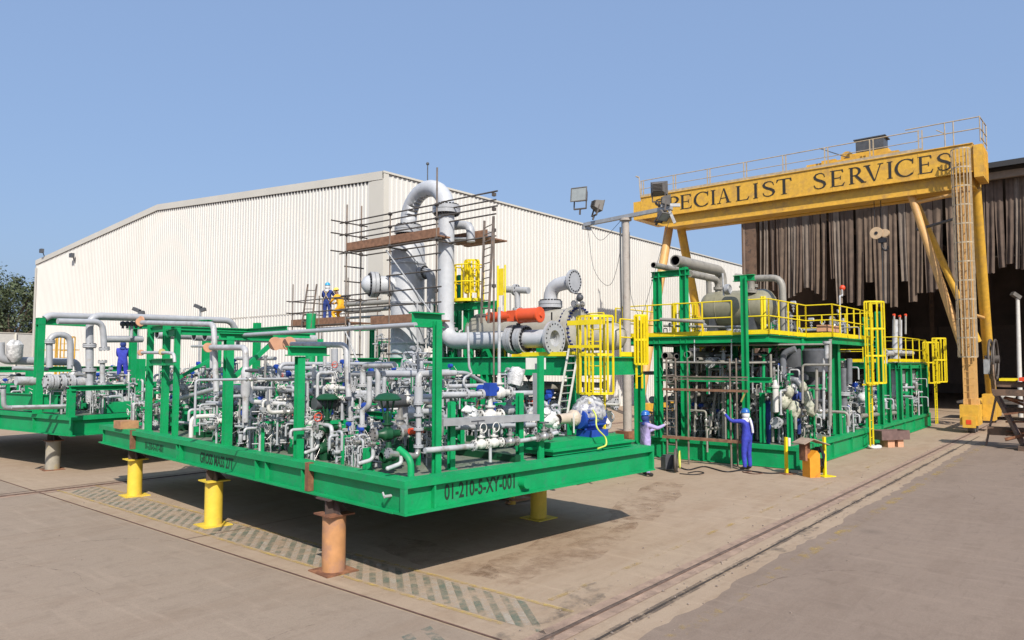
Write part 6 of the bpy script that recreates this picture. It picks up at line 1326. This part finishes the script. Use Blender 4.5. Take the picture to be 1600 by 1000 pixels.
# steel trestle at the right edge
c = gl(1604, 703); e = empty('steel_trestle', c, R(50.3), 'rusty steel trestle loaded with dark girders at the right edge', 'trestle')
b = MB(); b.bar((-.1, .0, 0), (.2, .9, 2.05), .22, .12); b.bar((-.4, -.1, .0), (-.4, -.1, 1.9), .28, .16); b.bar((.6, 1.3, 0), (.5, .9, 1.9), .06, .06); b.build('leg', mat('trestle_brown', (.22, .15, .12), .7, var=.25), e)
b = MB(); b.bar((-.4, .9, 2.05), (-.4, -3, 2.05), .3, .22); b.bar((.6, 1.0, 2.0), (.6, -3, 2.0), .3, .2); b.bar((-.2, .8, 2.35), (-.2, -3, 2.3), .2, .2); b.bar((.2, .7, 1.4), (.2, -3, 1.35), .25, .2); b.bar((.4, 1.2, .6), (.4, -3, .6), .3, .3); b.bb((-.6, -.3, 0), (-.1, .2, .16)); b.build('girder', DARKR, e)
b = MB(); b.bb((-.5, -1.2, 2.47), (.5, .1, 2.6)); b.build('orange_load', RED, e); b = MB(); b.bb((-.4, .2, 2.47), (.5, .7, 2.56)); b.build('yellow_load', YEL, e)
b = MB()
for k in range(10): b.bar((rr.uniform(-.5, .9), .6, rr.uniform(.3, 1.9)), (rr.uniform(-.5, .9), -2.5, rr.uniform(.3, 1.9)), rr.uniform(.05, .2), rr.uniform(.03, .1))
b.build('scrap_section', RUST, e)
bc = gl(1568, 655); e2 = empty('machine_bench', bc, R(50), 'dim bench with pale sacks just inside the shed right of the crane', 'bench'); b = MB(); b.bb((-1.5, -2, .9), (1.5, 2, 1.0)); b.bb((-1.4, -1.9, 0), (-1.2, -1.7, .9)); b.bb((1.2, 1.7, 0), (1.4, 1.9, .9)); b.build('bench_frame', DTUBE, e2); b = MB(); b.ball((0, 0, 1.3), .45, 12, 8, (1, 1.4, .7)); b.build('sack', CLAD2, e2)
# ================================================================== PEOPLE
import bmesh
BOOT = mat('boot_black', (.02, .018, .016), .6); GLOVE = mat('work_glove', (.45, .42, .38), .8)
def person(loc, rz, J, cloth, label, scale=1., head_m=None, helmet=None, glove=None, extra=None, group='workers in the yard'):
    """J overrides joint positions (x right, y forward, z up) of a standing figure 1.75 m tall"""
    D = dict(pelvis=(0, 0, .95), waist=(0, 0, 1.10), chest=(0, 0, 1.33), neck=(0, 0, 1.47), jaw=(0, .015, 1.55), skull=(0, .01, 1.655),
             ls=(-.18, 0, 1.41), le=(-.24, -.02, 1.13), lw=(-.25, .06, .88), lh=(-.25, .10, .80), rs=(.18, 0, 1.41), re=(.24, -.02, 1.13), rw=(.25, .06, .88), rh=(.25, .10, .80),
             lp=(-.10, 0, .88), lk=(-.12, .03, .48), la=(-.13, -.01, .09), lt=(-.14, .16, .04), rp=(.10, 0, .88), rk=(.12, .03, .48), ra=(.13, -.01, .09), rt=(.14, .16, .04))
    D.update(J); D = {k: Vector(v) for k, v in D.items()}
    RAD = dict(pelvis=(.155, .125), waist=(.15, .115), chest=(.165, .12), neck=(.062, .062), jaw=(.07, .08), skull=(.082, .095), ls=(.075, .07), rs=(.075, .07), le=(.056, .056), re=(.056, .056), lw=(.04, .04), rw=(.04, .04), lh=(.042, .026), rh=(.042, .026),
               lp=(.105, .105), rp=(.105, .105), lk=(.078, .078), rk=(.078, .078), la=(.062, .062), ra=(.062, .062), lt=(.045, .04), rt=(.045, .04))
    E = [('pelvis', 'waist'), ('waist', 'chest'), ('chest', 'neck'), ('neck', 'jaw'), ('jaw', 'skull')]
    for s in 'lr': E += [('chest', s + 's'), (s + 's', s + 'e'), (s + 'e', s + 'w'), (s + 'w', s + 'h'), ('pelvis', s + 'p'), (s + 'p', s + 'k'), (s + 'k', s + 'a'), (s + 'a', s + 't')]
    names = list(D); me = bpy.data.meshes.new('tmp'); me.from_pydata([D[n] for n in names], [(names.index(a), names.index(c)) for a, c in E], [])
    o = bpy.data.objects.new('tmp', me); col.objects.link(o); md = o.modifiers.new('s', 'SKIN')
    if not me.skin_vertices:
        bm = bmesh.new(); bm.from_mesh(me); bm.verts.layers.skin.verify(); bm.to_mesh(me); bm.free()
    for i, n in enumerate(names): me.skin_vertices[0].data[i].radius = RAD[n]; me.skin_vertices[0].data[i].use_root = (n == 'pelvis')
    md.use_smooth_shade = True; sb = o.modifiers.new('d', 'SUBSURF'); sb.levels = 2; sb.render_levels = 2; bpy.context.view_layer.update()
    ev = bpy.data.meshes.new_from_object(o.evaluated_get(bpy.context.evaluated_depsgraph_get())); bpy.data.objects.remove(o)
    b = MB(); b.add([v.co.copy() for v in ev.vertices], [tuple(p.vertices) for p in ev.polygons], True); b.mi = []
    seg = [(a, c) for a, c in E]
    def near(p):
        best = None
        for a, c in seg:
            A, C = D[a], D[c]; d = C - A; t = max(0, min(1, (p - A).dot(d) / d.length_squared)); q = (A + d * t - p).length - (RAD[a][0] * (1 - t) + RAD[c][0] * t)
            if best is None or q < best[0]: best = (q, a, c, t)
        return best
    for p in ev.polygons:
        q, a, c, t = near(p.center)
        k = 0
        if c in ('jaw', 'skull'): k = 1
        if c in ('lh', 'rh'): k = 2
        if c in ('lt', 'rt') or (c in ('la', 'ra') and t > .93): k = 3
        b.mi.append(k)
    # five bent fingers on each hand, and a face
    for s, sg in (('l', -1), ('r', 1)):
        w_, h_ = D[s + 'w'], D[s + 'h']; d = (h_ - w_).normalized(); x, y = b.frame(d); b.m = 2
        side = y if abs(y.y) > abs(x.y) else x; nrm = d.cross(side)
        for k in range(4):
            q = h_ + d * .03 + side * (-.03 + k * .02); l = (.062, .07, .066, .052)[k]
            b.tube([q, q + d * l * .5 + nrm * .008, q + d * l * .8 + nrm * .03, q + d * l * .75 + nrm * .05], .0095, 6, .012)
        q = h_ - d * .03 + side * .038; b.tube([q, q + side * .03 + d * .02, q + side * .035 + d * .055], .011, 6, .012)
    f = (D['skull'] - D['jaw']).normalized(); fw = Vector((0, 1, 0)); fw = (fw - f * fw.dot(f)).normalized(); sd = fw.cross(f); m_ = (D['jaw'] + D['skull']) / 2; b.m = 1
    b.ball(m_ + fw * .10, .018, 8, 6, (.8, 1.2, 1.3))
    for s in (-1, 1): b.ball(m_ + sd * s * .085 + f * .0, .02, 8, 6, (.5, .9, 1.4))
    b.m = 3
    for s in (-1, 1): b.ball(m_ + fw * .09 + sd * s * .03 + f * .022, .009, 6, 5)
    b.bar(m_ + fw * .092 - f * .045 - sd * .02, m_ + fw * .092 - f * .045 + sd * .02, .008, .006)
    e = empty('person', loc, rz, label, 'person', group); e.scale = (scale,) * 3
    b.build('body', [cloth, head_m or SKINM, glove or SKINM, BOOT], e)
    if helmet:
        c = D['skull'] + f * .01; h = MB(); n = 18; R0 = Matrix((sd, fw, f)).transposed(); vs = []
        for i, (rr_, zz) in enumerate(((.135, -.005), (.118, 0), (.116, .04), (.1, .08), (.07, .108), (.03, .122), (.001, .126))):
            for k in range(n): a = 2 * math.pi * k / n; vs.append(c + R0 @ Vector((math.cos(a) * rr_ * .92, math.sin(a) * rr_ * 1.08 + (.035 if i == 0 and math.sin(a) > .3 else 0), zz + .02)))
        h.add(vs, [(i * n + k, i * n + (k + 1) % n, (i + 1) * n + (k + 1) % n, (i + 1) * n + k) for i in range(6) for k in range(n)], True); h.build('helmet', helmet, e)
    if extra: extra(e, D, fw, f)
    return e
CB = mat('blue_coverall', (.035, .05, .42), .8, var=.18, scale=10, bump=1.0, bscale=13); CL = mat('lilac_coverall', (.40, .34, .62), .8, var=.15, scale=10, bump=1.0, bscale=13); CY = mat('amber_coverall', (.80, .42, .02), .8, var=.15, scale=10, bump=1.0, bscale=13)
CN = mat('navy_coverall', (.02, .045, .22), .8, var=.2, scale=10, bump=1.0, bscale=13); HB = mat('helmet_blue', (.02, .13, .45), .3); HC = mat('helmet_cyan', (.04, .35, .60), .3); HY = mat('helmet_yellow', (.80, .62, .12), .3); SCARF = mat('white_scarf', (.72, .72, .74), .9)
HOOD = mat('dark_hood', (.03, .03, .05), .9)
def hood(m, drape=True):
    def f(e, D, fw, up):
        b = MB(); c = (D['jaw'] + D['skull']) / 2; b.ball(c - fw * .012, .118, 14, 10, (.92, 1.0, 1.12)); b.lathe([(0, .075), (.04, .09), (.12, .13), (.15, .12)], D['jaw'], -up, 14)
        if drape: b.tube([D['neck'] - fw * .1 + up * .05, D['chest'] - fw * .17, D['waist'] - fw * .16 + Vector((.06, 0, 0))], .035, 8, .1)
        b.build('head_cloth', m, e)
    return f
# painter in front of the module, back three quarters to us, left arm raised
def both(*fs):
    def f(*a):
        for g in fs: g(*a)
    return f
def mask(e, D, fw, up):
    b = MB(); c = D['jaw'] + fw * .09; b.cyl(c - fw * .03, c + fw * .05, .05, .04, 12); b.build('respirator', DGREY, e)
    b = MB(); b.bar(D['chest'] + Vector((-.05, -.165, .0)), D['chest'] + Vector((.03, -.168, .0)), .02, .05); b.build('back_mark', WHITE, e) if False else None
person(at(1168, 735, z=0), R(38), dict(le=(-.36, .28, 1.42), lw=(-.40, .45, 1.62), lh=(-.41, .50, 1.69), ls=(-.19, .03, 1.43), re=(.25, -.02, 1.13), rw=(.26, .08, .90), rh=(.26, .11, .82), jaw=(-.01, .03, 1.55), skull=(-.01, .03, 1.65)), CB,
       'worker in royal blue coverall, blue helmet and white scarf with one hand raised', 1.0, head_m=HOOD, helmet=HB, glove=GLOVE, extra=both(hood(SCARF), mask))
person(at(1009, 744, z=0), R(-70), dict(re=(.30, .22, 1.33), rw=(.22, .46, 1.40), rh=(.20, .54, 1.43), le=(-.2, .2, 1.2), lw=(-.15, .36, 1.25), lh=(-.13, .43, 1.27)), CL,
       'worker in lilac coverall and dark blue helmet reaching toward the brown ladder', 1.0, head_m=HOOD, helmet=HB, glove=GLOVE, extra=hood(CN, False))
q = LF.m @ Vector((4.55, 5.75, 2.26)); person((q.x, q.y, q.z), R(15), dict(le=(-.2, .12, 1.15), lw=(-.1, .3, 1.2), lh=(-.06, .36, 1.22), re=(.2, .12, 1.15), rw=(.1, .3, 1.2), rh=(.06, .36, 1.22)), CB,
       'worker in blue coverall and dark cap seen from behind on the left skid', .97, head_m=HOOD, extra=hood(CN, False))
u4, u5, v4, v5, zw = WORK
def wpos(px, u): p = TF.on(px, 500, u=u); q = TF.m @ Vector((u, p.y, zw + .02)); return (q.x, q.y, q.z)
def harness(e, D, fw, up):
    b = MB(); c = D['chest']
    for s in (-1, 1): b.tube([D['pelvis'] + Vector((s * .14, -.12, .05)), c + Vector((-s * .02, -.155, -.05)), c + Vector((s * .12, -.11, .12))], .018, 6, .05)
    b.tube([D['pelvis'] + Vector((.16, -.05, 0)), D['rk'] + Vector((.10, -.05, 0))], .015, 5); b.build('harness', mat('harness_tan', (.5, .4, .25), .8), e)
person(wpos(511, u4 + .7), R(-10), dict(le=(-.28, .15, 1.2), lw=(-.2, .36, 1.2), lh=(-.17, .44, 1.2), re=(.28, .12, 1.18), rw=(.2, .34, 1.12), rh=(.18, .42, 1.12)), CN,
       'worker in dark blue with bright blue helmet and harness standing on the low scaffold', .98, head_m=SCARF, helmet=HC, glove=GLOVE, extra=both(hood(SCARF, False), harness))
person(wpos(530, u4 + .9), R(60), dict(pelvis=(0, -.12, .72), waist=(0, -.08, .88), chest=(0, .04, 1.10), neck=(0, .12, 1.22), jaw=(0, .17, 1.29), skull=(0, .19, 1.39), ls=(-.18, .06, 1.16), rs=(.18, .06, 1.16), le=(-.24, .22, .95), lw=(-.12, .42, .88), lh=(-.08, .49, .86), re=(.24, .22, .95), rw=(.12, .42, .88), rh=(.08, .49, .86),
       lp=(-.1, -.1, .66), rp=(.1, -.1, .66), lk=(-.14, .25, .46), rk=(.14, .25, .46), la=(-.13, .02, .09), ra=(.13, .02, .09), lt=(-.14, .19, .04), rt=(.14, .19, .04)), CY,
       'worker in amber coverall and yellow helmet bending down on the low scaffold', 1.0, helmet=HY, extra=None)
def fpos(px, u, z): p = YF.on(px, 640, u=u); q = YF.m @ Vector((u, p.y, z)); return (q.x, q.y, q.z)
lean = dict(chest=(0, .12, 1.30), neck=(0, .2, 1.42), jaw=(0, .25, 1.48), skull=(0, .28, 1.58), ls=(-.18, .14, 1.37), rs=(.18, .14, 1.37), le=(-.24, .34, 1.2), lw=(-.1, .5, 1.1), lh=(-.06, .58, 1.1), re=(.24, .34, 1.2), rw=(.1, .5, 1.1), rh=(.06, .58, 1.1))
person(fpos(1196, .9, .5), R(-75), lean, CN, 'worker in navy leaning over the white filter housing inside the two level module', 1.0, head_m=HOOD, helmet=HB, glove=GLOVE)
person(fpos(1241, 1.9, .75), R(160), dict(le=(-.2, .2, 1.2), lw=(-.12, .36, 1.2), lh=(-.1, .43, 1.2), re=(.2, .2, 1.2), rw=(.12, .36, 1.2), rh=(.1, .43, 1.2)), CN, 'worker in blue with a white face cloth facing the camera between the module pipes', 1.0, head_m=SCARF, glove=GLOVE, extra=hood(SCARF, False))
